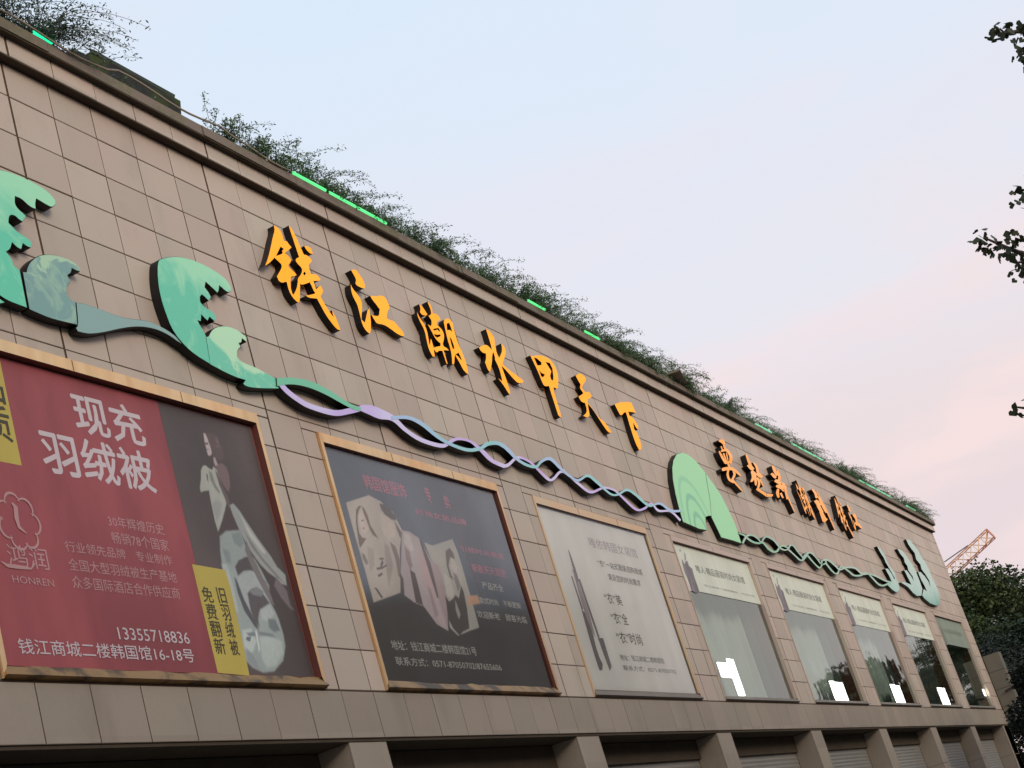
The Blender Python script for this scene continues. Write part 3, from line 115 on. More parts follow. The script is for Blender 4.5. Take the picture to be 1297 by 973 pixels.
zf = nn('ShaderNodeMapRange'); L.new(sx.outputs['Z'], zf.inputs[0]); zf.inputs[1].default_value = .24; zf.inputs[2].default_value = .40; zf.inputs[3].default_value = 1; zf.inputs[4].default_value = .15; zf.interpolation_type = 'SMOOTHSTEP'
cm = nn('ShaderNodeMath', operation='MULTIPLY'); L.new(cr.outputs[0], cm.inputs[0]); L.new(zf.outputs[0], cm.inputs[1])
cl = nn('ShaderNodeMixRGB'); L.new(cm.outputs[0], cl.inputs[0]); L.new(ramp.outputs[0], cl.inputs[1]); cl.inputs[2].default_value = s2l((250, 226, 224))
bg2 = nn('ShaderNodeBackground'); bg2.inputs[1].default_value = SKY_GAIN; L.new(cl.outputs[0], bg2.inputs[0])
mx = nn('ShaderNodeMixShader'); mx.inputs[0].default_value = .93; L.new(bg1.outputs[0], mx.inputs[1]); L.new(bg2.outputs[0], mx.inputs[2])
out = nn('ShaderNodeOutputWorld'); L.new(mx.outputs[0], out.inputs[0])
sun = bpy.data.lights.new('sun', 'SUN'); sun.energy = 1.5; sun.angle = math.radians(30); sun.color = (1, .87, .70)
so = bpy.data.objects.new('sun', sun); C.objects.link(so)
sd = Vector((math.sin(SUN_AZ)*math.cos(SUN_EL), math.cos(SUN_AZ)*math.cos(SUN_EL), math.sin(SUN_EL)))
so.rotation_euler = sd.to_track_quat('Z', 'Y').to_euler(); so.location = (0, -20, 30)
scene.view_settings.view_transform = 'Standard'; scene.view_settings.look = 'None'; scene.view_settings.exposure = .28; scene.view_settings.gamma = 1
scene.render.engine = 'CYCLES'

# ------------------------------------------------------------------ materials
MATS = {}
class NT:
    def __init__(s, name):
        s.m = bpy.data.materials.new(name); s.m.use_nodes = True; s.t = s.m.node_tree; s.b = s.t.nodes['Principled BSDF']; MATS[name] = s.m
    def n(s, t, **k):
        o = s.t.nodes.new(t)
        for a, v in k.items(): setattr(o, a, v)
        return o
    def l(s, a, b): s.t.links.new(a, b)
    def noise(s, scale, detail=3, rough=.5, vec=None, stretch=None, dist=0):
        q = s.n('ShaderNodeTexNoise'); q.inputs['Scale'].default_value = scale; q.inputs['Detail'].default_value = detail; q.inputs['Roughness'].default_value = rough; q.inputs['Distortion'].default_value = dist
        g = s.n('ShaderNodeNewGeometry'); v = vec or g.outputs['Position']
        if stretch:
            mpp = s.n('ShaderNodeMapping'); mpp.inputs['Scale'].default_value = stretch; s.l(v, mpp.inputs[0]); v = mpp.outputs[0]
        s.l(v, q.inputs['Vector']); return q.outputs['Fac']
    def rng(s, v, a, b, c=0, d=1):
        q = s.n('ShaderNodeMapRange', interpolation_type='SMOOTHSTEP'); s.l(v, q.inputs[0])
        for i, x in zip((1, 2, 3, 4), (a, b, c, d)): q.inputs[i].default_value = x
        return q.outputs[0]
    def mix(s, f, a, b, mode='MIX'):
        q = s.n('ShaderNodeMixRGB', blend_type=mode)
        for i, x in zip((0, 1, 2), (f, a, b)):
            if isinstance(x, (int, float)): q.inputs[i].default_value = x
            elif isinstance(x, tuple): q.inputs[i].default_value = x if len(x) == 4 else x + (1,)
            else: s.l(x, q.inputs[i])
        return q.outputs[0]
    def math(s, op, a, b=0, c=0):
        q = s.n('ShaderNodeMath', operation=op)
        for i, x in enumerate((a, b, c)):
            if isinstance(x, (int, float)): q.inputs[i].default_value = x
            else: s.l(x, q.inputs[i])
        return q.outputs[0]
    def pos(s):
        g = s.n('ShaderNodeNewGeometry'); q = s.n('ShaderNodeSeparateXYZ'); s.l(g.outputs['Position'], q.inputs[0]); return q.outputs
    def base(s, c):
        if isinstance(c, tuple): s.b.inputs['Base Color'].default_value = c if len(c) == 4 else c + (1,)
        else: s.l(c, s.b.inputs['Base Color'])
        return s
    def set(s, rough=.6, metal=0, spec=.5, emit=None, es=0):
        s.b.inputs['Roughness'].default_value = rough; s.b.inputs['Metallic'].default_value = metal; s.b.inputs['Specular IOR Level'].default_value = spec
        if emit is not None:
            if isinstance(emit, tuple): s.b.inputs['Emission Color'].default_value = emit if len(emit) == 4 else emit + (1,)
            else: s.l(emit, s.b.inputs['Emission Color'])
            s.b.inputs['Emission Strength'].default_value = es
        return s
    def bump(s, h, d=.1, dist=.01):
        q = s.n('ShaderNodeBump'); q.inputs['Strength'].default_value = d; q.inputs['Distance'].default_value = dist; s.l(h, q.inputs['Height']); s.l(q.outputs[0], s.b.inputs['Normal']); return s
PX, PZ, TW, TH, RZ = 10.984, 7.6, .6304, .4352, 7.6    # joint origin, tile size
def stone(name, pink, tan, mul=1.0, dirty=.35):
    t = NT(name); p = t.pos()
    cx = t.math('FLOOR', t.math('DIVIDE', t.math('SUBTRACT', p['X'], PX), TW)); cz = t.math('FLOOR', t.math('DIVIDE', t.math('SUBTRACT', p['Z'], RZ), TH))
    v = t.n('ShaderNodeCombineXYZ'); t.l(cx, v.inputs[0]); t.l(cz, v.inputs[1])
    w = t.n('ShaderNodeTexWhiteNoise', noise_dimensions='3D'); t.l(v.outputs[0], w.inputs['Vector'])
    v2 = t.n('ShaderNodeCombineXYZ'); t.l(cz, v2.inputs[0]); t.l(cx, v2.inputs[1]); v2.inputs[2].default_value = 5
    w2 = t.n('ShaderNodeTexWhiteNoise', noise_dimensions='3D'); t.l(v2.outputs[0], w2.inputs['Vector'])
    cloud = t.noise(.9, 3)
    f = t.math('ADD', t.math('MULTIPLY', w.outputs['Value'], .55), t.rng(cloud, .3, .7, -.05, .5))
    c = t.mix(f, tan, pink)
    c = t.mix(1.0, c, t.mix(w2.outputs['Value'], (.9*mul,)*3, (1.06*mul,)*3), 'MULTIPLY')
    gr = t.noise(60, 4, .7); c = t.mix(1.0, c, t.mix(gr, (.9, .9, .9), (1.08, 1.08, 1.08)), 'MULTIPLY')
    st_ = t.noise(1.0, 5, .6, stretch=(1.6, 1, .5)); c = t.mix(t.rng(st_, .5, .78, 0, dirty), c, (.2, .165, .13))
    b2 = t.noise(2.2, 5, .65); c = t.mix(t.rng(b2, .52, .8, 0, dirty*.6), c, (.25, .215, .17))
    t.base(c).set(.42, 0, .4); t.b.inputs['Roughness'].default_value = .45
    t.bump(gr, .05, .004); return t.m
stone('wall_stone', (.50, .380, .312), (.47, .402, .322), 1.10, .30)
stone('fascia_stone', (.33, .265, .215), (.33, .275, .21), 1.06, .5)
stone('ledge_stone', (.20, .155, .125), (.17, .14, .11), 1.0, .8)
t = NT('joint_mortar'); t.base(t.mix(t.noise(8, 3), (.072, .047, .036), (.115, .082, .062))).set(.95, 0, .1)
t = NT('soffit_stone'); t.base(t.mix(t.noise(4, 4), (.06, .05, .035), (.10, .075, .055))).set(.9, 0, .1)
t = NT('weathered_coping'); g = t.noise(3, 5, .6); t.base(t.mix(t.rng(g, .4, .65), (.22, .175, .145), t.mix(t.noise(11, 3), (.10, .11, .05), (.28, .225, .18)))).set(.85, 0, .2).bump(t.noise(30, 4), .3, .02)
t = NT('gold_frame'); g = t.noise(1.6, 3, .6); g2 = t.noise(9, 3, .6, stretch=(1, 1, .2))
t.base(t.mix(t.rng(g, .3, .7), (.84, .52, .25), (.80, .58, .32))).set(.42, .85, .5, ); t.l(t.rng(g2, .3, .8, .3, .55), t.b.inputs['Roughness']); t.bump(g, .12, .02)
t = NT('pale_gold_frame'); t.base(t.mix(t.rng(t.noise(1.8, 3), .3, .7), (.80, .55, .33), (.76, .6, .38))).set(.42, .65, .5)
t = NT('copper_frame'); t.base(t.mix(t.rng(t.noise(1.8, 3), .3, .7), (.68, .50, .42), (.62, .52, .42))).set(.42, .45, .5)
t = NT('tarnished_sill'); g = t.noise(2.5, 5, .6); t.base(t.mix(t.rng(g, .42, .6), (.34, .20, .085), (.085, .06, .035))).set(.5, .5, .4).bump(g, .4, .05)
t = NT('grey_sill'); t.base(t.mix(t.noise(3, 4), (.13, .105, .08), (.20, .165, .13))).set(.7)
t = NT('frame_edge'); t.base((.16, .05, .035)).set(.6)
t = NT('sign_return'); t.base(t.mix(t.noise(5, 3), (.005, .004, .006), (.014, .011, .010))).set(.5, 0, .3)
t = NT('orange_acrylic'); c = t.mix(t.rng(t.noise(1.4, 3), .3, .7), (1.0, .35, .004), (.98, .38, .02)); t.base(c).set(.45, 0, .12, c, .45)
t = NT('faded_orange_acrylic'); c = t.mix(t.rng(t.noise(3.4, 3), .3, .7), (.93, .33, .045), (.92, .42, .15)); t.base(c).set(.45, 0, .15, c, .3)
def wave_mat(name, foam, body, zs, soft, emit=.12, swath=None):
    t = NT(name); p = t.pos(); n_ = t.noise(2.2, 4, .55, dist=.8)
    z = t.math('ADD', p['Z'], t.math('MULTIPLY', t.math('SUBTRACT', n_, .5), 1.1))
    c = t.mix(t.rng(z, zs-soft, zs+soft), body, foam)
    n2_ = t.noise(3.0, 4, .6, dist=1.6); c = t.mix(t.rng(n2_, .5, .68, 0, .45), c, foam)
    if swath: c = t.mix(t.rng(t.noise(1.7, 2, .5, dist=2.5), .53, .6, 0, .6), c, swath)
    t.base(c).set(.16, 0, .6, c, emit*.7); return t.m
FOAM = (.31, .70, .42)
wave_mat('wave_green_big', FOAM, (.09, .56, .35), 8.75, .25)
wave_mat('wave_green_grey', (.40, .62, .40), (.17, .34, .31), 8.36, .03, .04)
wave_mat('wave_tail_grey', (.24, .40, .36), (.17, .36, .32), 6.9, .4, .03)
wave_mat('wave_green', FOAM, (.09, .54, .34), 8.82, .2)
wave_mat('wave_green_low', (.44, .74, .45), (.11, .55, .35), 8.0, .08)
t = NT('arch_green'); p = t.pos(); n_ = t.noise(1.3, 3)
dx_ = t.math('SUBTRACT', p['X'], t.math('ADD', 27.95, t.math('MULTIPLY', n_, .3))); dz_ = t.math('MULTIPLY', t.math('SUBTRACT', p['Z'], 7.6), .75)
dd = t.math('SQRT', t.math('ADD', t.math('MULTIPLY', dx_, dx_), t.math('MULTIPLY', dz_, dz_)))
rg = t.math('SINE', t.math('MULTIPLY', dd, 24.0)); c = t.mix(t.math('MULTIPLY', t.rng(rg, .1, 1.0, 0, .8), t.rng(dd, .6, 1.15, 1, 0)), (.30, .70, .34), (.10, .45, .26))
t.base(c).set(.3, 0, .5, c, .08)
wave_mat('splash_green', (.32, .58, .45), (.08, .46, .33), 7.9, .6, .03)
def ribbon(name, a, b, e_=.12):
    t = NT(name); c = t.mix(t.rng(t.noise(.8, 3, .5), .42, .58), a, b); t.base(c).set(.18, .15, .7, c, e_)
ribbon('teal_ribbon', (.18, .52, .50), (.30, .46, .66)); ribbon('lilac_ribbon', (.48, .34, .68), (.56, .50, .74)); ribbon('green_ribbon', (.10, .44, .22), (.22, .50, .30), .05); ribbon('pale_green_ribbon', (.17, .44, .28), (.30, .52, .36), .04)
NT('teal_green_start').base((.13, .50, .30)).set(.3, 0, .5, (.13, .5, .3), .1)
t = NT('led_green'); t.base((.02, .3, .08)).set(.3, 0, .5, (.12, .82, .26), 1.0)
t = NT('led_cyan'); t.base((.02, .3, .2)).set(.3, 0, .5, (.02, .95, .42), 1.0)
t = NT('led_dim'); t.base((.15, .5, .3)).set(.3, 0, .5, (.22, .75, .42), .7)
# printed vinyl
def vinyl(name, c, var=.12, rough=.5, sc=1.2):
    t = NT(name); a = tuple(x*(1-var) for x in c); b = tuple(min(1, x*(1+var)) for x in c)
    t.base(t.mix(t.rng(t.noise(sc, 4, .55, stretch=(1.6, 1, .6)), .3, .7), a, b)).set(rough, 0, .35)
vinyl('print_red', (.325, .070, .078), .2, sc=.9); vinyl('print_dark', (.095, .072, .066), .1); vinyl('print_yellow', (.55, .43, .085), .06)
vinyl('print_white', (.62, .52, .54), .05); vinyl('print_pale', (.52, .28, .28), .05); vinyl('print_ink', (.07, .06, .03), .1)
vinyl('print_slate', (.15, .16, .19), .12); vinyl('print_rose', (.60, .24, .34), .1); vinyl('print_grey', (.62, .62, .60), .08)
vinyl('print_offwhite', (.78, .79, .77), .05); vinyl('print_faintrose', (.42, .33, .38), .05); vinyl('print_softink', (.20, .22, .18), .1); vinyl('print_softgrey', (.36, .39, .32), .1)
def drape(name, lo, hi, ang, sc=5, st=(6, 1, 1)):
    t = NT(name); g = t.n('ShaderNodeNewGeometry'); m1 = t.n('ShaderNodeMapping'); m1.inputs['Rotation'].default_value = (0, math.radians(ang), 0); t.l(g.outputs['Position'], m1.inputs[0])
    f1 = t.noise(sc*.5, 4, .62, vec=m1.outputs[0], stretch=st, dist=.7); f2 = t.noise(2.6, 3, .5)
    c = t.mix(t.rng(f1, .34, .66), lo, hi); c = t.mix(t.rng(f2, .42, .62, 0, .35), c, lo); t.base(c).set(.5, 0, .35)
drape('print_cloth', (.22, .23, .22), (.52, .53, .50), 24, 9, (5, 1, .8)); drape('print_cloth2', (.16, .185, .185), (.47, .51, .49), 18, 8, (4, 1, .8)); drape('print_fold', (.07, .066, .064), (.22, .215, .21), 20, 9, (4, 1, 1)); drape('print_foldl', (.25, .28, .28), (.52, .55, .53), 20, 9, (5, 1, 1)); drape('print_foldg', (.11, .12, .12), (.27, .29, .29), 20, 9, (5, 1, 1))
drape('print_card', (.33, .315, .31), (.48, .465, .45), 0, 3.2, (1.8, 1, .8)); drape('print_card2', (.27, .24, .255), (.46, .42, .44), 8, 4, (3, 1, .6)); drape('print_card3', (.26, .26, .26), (.44, .44, .43), 4, 4, (2.2, 1, .7)); drape('print_chair', (.06, .05, .05), (.17, .15, .15), 12, 9, (6, 1, .7)); drape('print_hair', (.06, .045, .04), (.22, .16, .15), 12, 12, (5, 1, 1))
t = NT('print_photo'); at_n = t.n('ShaderNodeVertexColor'); at_n.layer_name = 'print'
c = t.mix(1.0, at_n.outputs['Color'], t.mix(t.noise(26, 4, .65), (.86, .86, .86), (1.14, 1.14, 1.14)), 'MULTIPLY'); c = t.mix(1.0, c, t.mix(t.rng(t.noise(1.3, 4, .6), .3, .7), (.9, .9, .9), (1.08, 1.08, 1.08)), 'MULTIPLY')
t.base(c).set(.48, 0, .35)
vinyl('print_banner', (.72, .74, .62), .06); vinyl('print_banner_pale', (.62, .52, .48), .06); vinyl('print_banner_shaded', (.26, .31, .25), .06)
vinyl('print_skin', (.40, .33, .32), .1); vinyl('print_skin2', (.24, .18, .18), .1)

vinyl('print_cface', (.36, .32, .33), .08); vinyl('print_cmark', (.17, .16, .16), .1); vinyl('print_cdark', (.085, .08, .08), .2, sc=4); vinyl('print_cdark2', (.5, .33, .24), .1)
vinyl('print_leg', (.15, .14, .14), .2, sc=4); vinyl('print_legp', (.36, .30, .34), .1); vinyl('print_figure', (.235, .20, .215), .25, sc=5); vinyl('print_figure2', (.34, .36, .33), .1); vinyl('print_stripe', (.72, .58, .56), .05)
t = NT('window_glass'); gn = t.n('ShaderNodeBsdfGlossy'); gn.inputs['Roughness'].default_value = .03; gn.inputs['Color'].default_value = (.84, .95, .87, 1); tr = t.n('ShaderNodeBsdfTransparent'); tr.inputs[0].default_value = (.80, .84, .82, 1)
fr = t.n('ShaderNodeFresnel'); fr.inputs[0].default_value = 1.5; ms = t.n('ShaderNodeMixShader'); t.l(t.math('MULTIPLY', fr.outputs[0], 1.35), ms.inputs[0]); t.l(tr.outputs[0], ms.inputs[1]); t.l(gn.outputs[0], ms.inputs[2]); t.l(ms.outputs[0], t.t.nodes['Material Output'].inputs[0])
_g = t
bn = t.n('ShaderNodeBump'); bn.inputs['Strength'].default_value = .12; bn.inputs['Distance'].default_value = .05; t.l(t.noise(1.1, 2), bn.inputs['Height']); t.l(bn.outputs[0], gn.inputs['Normal'])
t = NT('poster_glass'); gn = t.n('ShaderNodeBsdfGlossy'); gn.inputs['Roughness'].default_value = .12; tr = t.n('ShaderNodeBsdfTransparent'); fr = t.n('ShaderNodeFresnel'); fr.inputs[0].default_value = 1.45; ms = t.n('ShaderNodeMixShader'); t.l(fr.outputs[0], ms.inputs[0]); t.l(tr.outputs[0], ms.inputs[1]); t.l(gn.outputs[0], ms.inputs[2]); t.l(ms.outputs[0], t.t.nodes['Material Output'].inputs[0])
NT('room_wall').base((.20, .22, .21)).set(.9); NT('room_ceiling').base((.16, .16, .155)).set(.9)
t = NT('curtain'); t.base(t.mix(t.noise(1.2, 3, stretch=(3, 3, .4)), (.34, .40, .37), (.66, .73, .69))).set(.8)
NT('lamp_white').base((.9, .9, .9)).set(.4, 0, .5, (1, .98, .95), 3.5)
t = NT('shutter_metal'); t.base(t.mix(t.noise(1.5, 3), (.27, .26, .235), (.34, .32, .29))).set(.5, .3, .4)
t = NT('leaf_dark'); i_ = t.n('ShaderNodeObjectInfo'); t.base(t.mix(t.noise(3, 3), (.030, .055, .022), (.075, .115, .045))).set(.6, 0, .3)
t = NT('leaf_roof'); t.base(t.mix(t.noise(6, 3), (.055, .12, .045), (.13, .20, .095))).set(.6, 0, .3)
t = NT('leaf_teal'); t.base(t.mix(t.noise(6, 3), (.04, .08, .055), (.10, .155, .11))).set(.6, 0, .3)
t = NT('stem_brown'); t.base((.15, .135, .11)).set(.8)
t = NT('leaf_ginkgo'); t.base(t.mix(t.noise(9, 2), (.020, .028, .012), (.05, .06, .022))).set(.55, 0, .3)
t = NT('bark'); g = t.noise(5, 5, .6, stretch=(3, 3, .6)); t.base(t.mix(g, (.05, .04, .03), (.14, .115, .09))).set(.95, 0, .1).bump(g, .6, .03)
for nm_, a_, b_ in (('leaf_tree_a', (.024, .040, .012), (.070, .095, .025)), ('leaf_tree_b', (.014, .026, .012), (.045, .066, .026)), ('leaf_tree_c', (.010, .016, .012), (.028, .036, .026))):
    t = NT(nm_); t.base(t.mix(t.rng(t.noise(.9, 3), .35, .65), a_, b_)).set(.6, 0, .25)
t = NT('mossy_panel'); g = t.noise(2.5, 5, .6); t.base(t.mix(t.rng(g, .4, .62), (.026, .026, .026), (.045, .062, .016))).set(.9, 0, .15).bump(t.noise(14, 4), .4, .03)
t = NT('mossy_edge'); t.base(t.mix(t.noise(5, 4), (.06, .085, .07), (.10, .12, .10))).set(.85, 0, .2)
NT('crane_yellow').base((.90, .60, .33)).set(.5); NT('crane_red').base((.62, .24, .15)).set(.5); NT('crane_cable').base((.15, .13, .12)).set(.5)
t = NT('asphalt'); t.base(t.mix(t.noise(40, 4), (.035, .035, .036), (.06, .06, .06))).set(.9, 0, .2)
t = NT('pavement_stone'); t.base(t.mix(t.noise(5, 4), (.14, .13, .12), (.2, .19, .17))).set(.85, 0, .2)
t = NT('ground_earth'); t.base(t.mix(t.noise(.5, 4), (.06, .06, .045), (.1, .09, .07))).set(.95, 0, .1)
NT('road_paint').base((.7, .7, .68)).set(.7); NT('plain_render').base((.20, .18, .16)).set(.85); t = NT('far_glass'); t.base((.03, .04, .05)).set(.12, 0, .6)
t = NT('wing_stone'); t.base(t.mix(t.noise(1.5, 4), (.13, .12, .095), (.19, .17, .135))).set(.7, 0, .3)
NT('pipe_dark').base((.03, .028, .028)).set(.5); t = NT('cable_pale'); t.base((.32, .26, .19)).set(.7)

# ------------------------------------------------------------------ helpers
def link(o, parent=None):
    C.objects.link(o)
    if parent is not None:
        o.parent = parent; o.matrix_parent_inverse = parent.matrix_basis.inverted()
    return o
class MB:
    def __init__(s): s.v = []; s.f = []
    def add(s, vs, fs):
        k = len(s.v); s.v += [tuple(v) for v in vs]; s.f += [tuple(i+k for i in q) for q in fs]; return s
    def box(s, x0, x1, y0, y1, z0, z1):
        v = [(x0,y0,z0),(x1,y0,z0),(x1,y1,z0),(x0,y1,z0),(x0,y0,z1),(x1,y0,z1),(x1,y1,z1),(x0,y1,z1)]
        return s.add(v, [(0,3,2,1),(4,5,6,7),(0,1,5,4),(1,2,6,5),(2,3,7,6),(3,0,4,7)])
    def tile(s, x0, x1, z0, z1, y, d=.02, c=.004):   # slab with a small chamfer on the face
        v = [(x0,y+d,z0),(x1,y+d,z0),(x1,y+d,z1),(x0,y+d,z1),(x0,y+c,z0),(x1,y+c,z0),(x1,y+c,z1),(x0,y+c,z1),(x0+c,y,z0+c),(x1-c,y,z0+c),(x1-c,y,z1-c),(x0+c,y,z1-c)]
        return s.add(v, [(0,1,5,4),(1,2,6,5),(2,3,7,6),(3,0,4,7),(4,5,9,8),(5,6,10,9),(6,7,11,10),(7,4,8,11),(8,9,10,11)])
    def tube(s, pts, r, n=6, cap=True):
        pts = [Vector(p) for p in pts]; rs = r if isinstance(r, (list, tuple)) else [r]*len(pts); k = len(s.v); up = Vector((.13, .31, .94))
        for i, p in enumerate(pts):
            t_ = (pts[min(i+1, len(pts)-1)] - pts[max(i-1, 0)]).normalized(); a = t_.cross(up)
            if a.length < .1: a = t_.cross(Vector((1, 0, 0)))
            a.normalize(); b = t_.cross(a)
            for j in range(n):
                an = 2*math.pi*j/n; s.v.append(tuple(p + a*math.cos(an)*rs[i] + b*math.sin(an)*rs[i]))
        for i in range(len(pts)-1):
            for j in range(n): s.f.append((k+i*n+j, k+i*n+(j+1) % n, k+(i+1)*n+(j+1) % n, k+(i+1)*n+j))
        if cap: s.f.append(tuple(k+j for j in range(n))[::-1]); s.f.append(tuple(k+(len(pts)-1)*n+j for j in range(n)))
        return s
    def build(s, name, mat, parent=None, smooth=False):
        me = bpy.data.meshes.new(name); me.from_pydata(s.v, [], s.f); me.update()
        for m_ in (mat if isinstance(mat, (list, tuple)) else [mat]): me.materials.append(MATS[m_])
        if smooth: me.polygons.foreach_set('use_smooth', [True]*len(me.polygons))
        return link(bpy.data.objects.new(name, me), parent)
def tag(o, label=None, cat=None, group=None, kind=None):
    for k, v in (('label', label), ('category', cat), ('group', group), ('kind', kind)):
        if v: o[k] = v
    return o
def empty(name, loc, label, cat, group=None):
    o = bpy.data.objects.new(name, None); o.location = loc; o.empty_display_size = .2; C.objects.link(o); return tag(o, label, cat, group)
def area(p): return sum(p[i][0]*p[(i+1) % len(p)][1] - p[(i+1) % len(p)][0]*p[i][1] for i in range(len(p)))/2
def face_mesh(mb, outer, holes, y):
    loops = [[Vector((x, z, 0)) for x, z in outer]] + [[Vector((x, z, 0)) for x, z in h] for h in holes]
    flat = [q for l_ in loops for q in l_]; tr_ = tessellate_polygon(loops); k = len(mb.v)
    mb.v += [(q.x, y, q.y) for q in flat]
    for a, b, c in tr_:
        A, B, D_ = flat[a], flat[b], flat[c]
        if (B-A).cross(D_-A).z < 0: a, c = c, a
        mb.f.append((k+a, k+b, k+c))       # faces -Y
def side_mesh(mb, outer, holes, y0, y1):
    for i, loop in enumerate([outer] + list(holes)):
        lp = list(loop); 
        if (area(lp) > 0) != (i == 0): lp.reverse()
        k = len(mb.v); n = len(lp)
        mb.v += [(x, y0, z) for x, z in lp] + [(x, y1, z) for x, z in lp]
        for j in range(n): mb.f.append((k+j, k+n+j, k+n+(j+1) % n, k+(j+1) % n))
def smooth_loop(p, it=1):
    for _ in range(it):
        q = []
        for i in range(len(p)):
            a, b = p[i], p[(i+1) % len(p)]
            q += [(a[0]*.78+b[0]*.22, a[1]*.78+b[1]*.22), (a[0]*.22+b[0]*.78, a[1]*.22+b[1]*.78)]
        p = q
    return p
def smooth_wave(p, it=2):      # round wide bends, keep teeth sharp
    for _ in range(it):
        q = []; n_ = len(p)
        for i in range(n_):
            a, b, c = Vector(p[i-1]), Vector(p[i]), Vector(p[(i+1) % n_])
            u, v = (b-a), (c-b)
            if u.length > 1e-6 and v.length > 1e-6 and u.normalized().dot(v.normalized()) > .55: q += [tuple(b.lerp(a, .25)), tuple(b.lerp(c, .25))]
            else: q.append(tuple(b))
        p = q
    return p
def inset(p, d):      # rough inward shrink
    n = len(p); s_ = 1 if area(p) > 0 else -1; r_ = []
    for i in range(n):
        a, b, c = Vector(p[i-1]), Vector(p[i]), Vector(p[(i+1) % n])
        e1 = (b-a); e2 = (c-b)
        if e1.length < 1e-6 or e2.length < 1e-6: r_.append(tuple(b)); continue
        n1 = Vector((-e1.y, e1.x)).normalized()*s_; n2_ = Vector((-e2.y, e2.x)).normalized()*s_
        nn_ = n1+n2_; nn_ = nn_.normalized() if nn_.length > .05 else n1
        r_.append(tuple(b+nn_*d))
    return r_

# ================================================================== ground
mb = MB(); mb.add([(-400,-400,0),(600,-400,0),(600,400,0),(-400,400,0)], [(0,1,2,3)]); tag(mb.build('ground', 'ground_earth'), kind='structure')
mb = MB(); mb.box(-60, 140, -2.6, 8.6, .004, .13); tag(mb.build('pavement', 'pavement_stone'), kind='structure')
mb = MB(); mb.box(-60, 140, -2.85, -2.602, .004, .15); tag(mb.build('kerb', 'pavement_stone'), kind='structure')
mb = MB(); mb.add([(-60,-14,.006),(140,-14,.006),(140,-2.86,.006),(-60,-2.86,.006)], [(0,1,2,3)]); tag(mb.build('road', 'asphalt'), kind='structure')
mb = MB()
for i in range(24):
    x = -20+i*6; mb.add([(x,-8.5,.011),(x+3,-8.5,.011),(x+3,-8.35,.011),(x,-8.35,.011)], [(0,1,2,3)])
tag(mb.build('road_marking', 'road_paint'), kind='structure')

# ================================================================== the mall
YW = 8.0
building = empty('shopping_mall', (30, 10, 0), 'long shopping hall clad in pinkish stone tiles with gold framed windows', 'building')
XL, XR = 4.68, 54.92
KX = lambda k: PX + TW*k
WIN = [(1.883*8-.709*8*2+.709*8*i, 1.883*8+.56*8-.709*8*2+.709*8*i) for i in range(9)]     # outer frame X ranges
WIN[0] = (4.7, WIN[0][1])
WZ0, WZ1 = 4.56, 7.488
# core walls with openings left for the windows
mb = MB(); yb = YW+.005
mb.box(XL, XR, yb, 8.35, WZ1, 10.66)
mb.box(XL, XR, yb, 8.35, 4.06, WZ0)
xs = [XL] + [v for w in WIN for v in w] + [XR]
for i in range(0, len(xs), 2):
    if xs[i+1]-xs[i] > .02: mb.box(xs[i], xs[i+1], yb, 8.35, WZ0+.0005, WZ1-.0005)
mb.build('wall_core', 'joint_mortar', building)
mb = MB(); mb.box(XR-.3, XR-.002, 8.352, 30, 0, 10.6); mb.box(XL, XL+.3, 8.352, 30, 0, 10.6); mb.box(XL+.3, XR-.3, 29.7, 30, 0, 10.6); mb.box(XL+.3, XR-.3, 8.36, 29.69, 10.3, 10.6)
mb.build('hall_shell', 'plain_render', building)
# tiles
rest = MB()
rows = [(RZ+TH*k, RZ+TH*(k+1)) for k in range(-7, 6)] + [(RZ+TH*6, 10.592)]
thick = set(range(-31, 80, 1)) & {0, 5, 9, 14, 18, 23, 27, 32, 36, 41, 45, 50, 54, 59, 63, 68, -4, -9}
def tile_pieces(x0, x1, z0, z1):
    if z0 >= WZ1-.001 or z1 <= WZ0+.001: return [(x0, x1, z0, z1)]
    out_ = []
    if z1 > WZ1+.02: out_.append((x0, x1, WZ1+.012, z1)); z1 = WZ1
    segs = [(x0, x1)]
    for a, b in WIN:
        ns = []
        for s0, s1 in segs:
            if b+.006 <= s0 or a-.006 >= s1: ns.append((s0, s1)); continue
            if a-.006 > s0: ns.append((s0, a-.006))
            if b+.006 < s1: ns.append((b+.006, s1))
        segs = ns
    if len(segs) == 1 and segs[0] == (x0, x1) and out_: return [(x0, x1, z0, out_[0][3])]
    return out_ + [(a, b, z0, z1) for a, b in segs if b-a > .03]
gap = .0074
cand = []
for k in range(-10, 70):
    for r_, (z0, z1) in enumerate(rows):
        x0, x1 = max(KX(k), XL), min(KX(k+1), XR)
        if x1-x0 < .05: continue
        g0 = .017 if k in thick else gap; g1 = .017 if k+1 in thick else gap
        for (a, b, c, d) in tile_pieces(x0+g0, x1-g1, z0+.0052, z1-.0052):
            if d-c < .03: continue
            px_ = (b-a)*(d-c)/max(a, 4)**2 * (8/math.hypot(8, a))
            cand.append((px_ if a > 9.1 and (a > 9.6 or c < 8.6) else 0, a, b, c, d))
cand.sort(key=lambda q: -q[0])
cache = {}
for i, (s_, a, b, c, d) in enumerate(cand):
    off = rnd.uniform(-.0025, .0025)
    if i < 300:
        key = (round(b-a, 3), round(d-c, 3))
        if key not in cache:
            o = MB().tile(0, b-a, 0, d-c, 0).build('wall_tile', 'wall_stone', building); cache[key] = o
            o.location = (a-30, YW+off-10, c)
            o.location = Vector((a, YW+off, c)); o.matrix_parent_inverse = building.matrix_basis.inverted()
        else:
            o = cache[key].copy(); C.objects.link(o); o.location = (a, YW+off, c)
    else: rest.tile(a, b, c, d, YW+off)
tag(rest.build('wall_tile', 'wall_stone', building), kind='stuff')
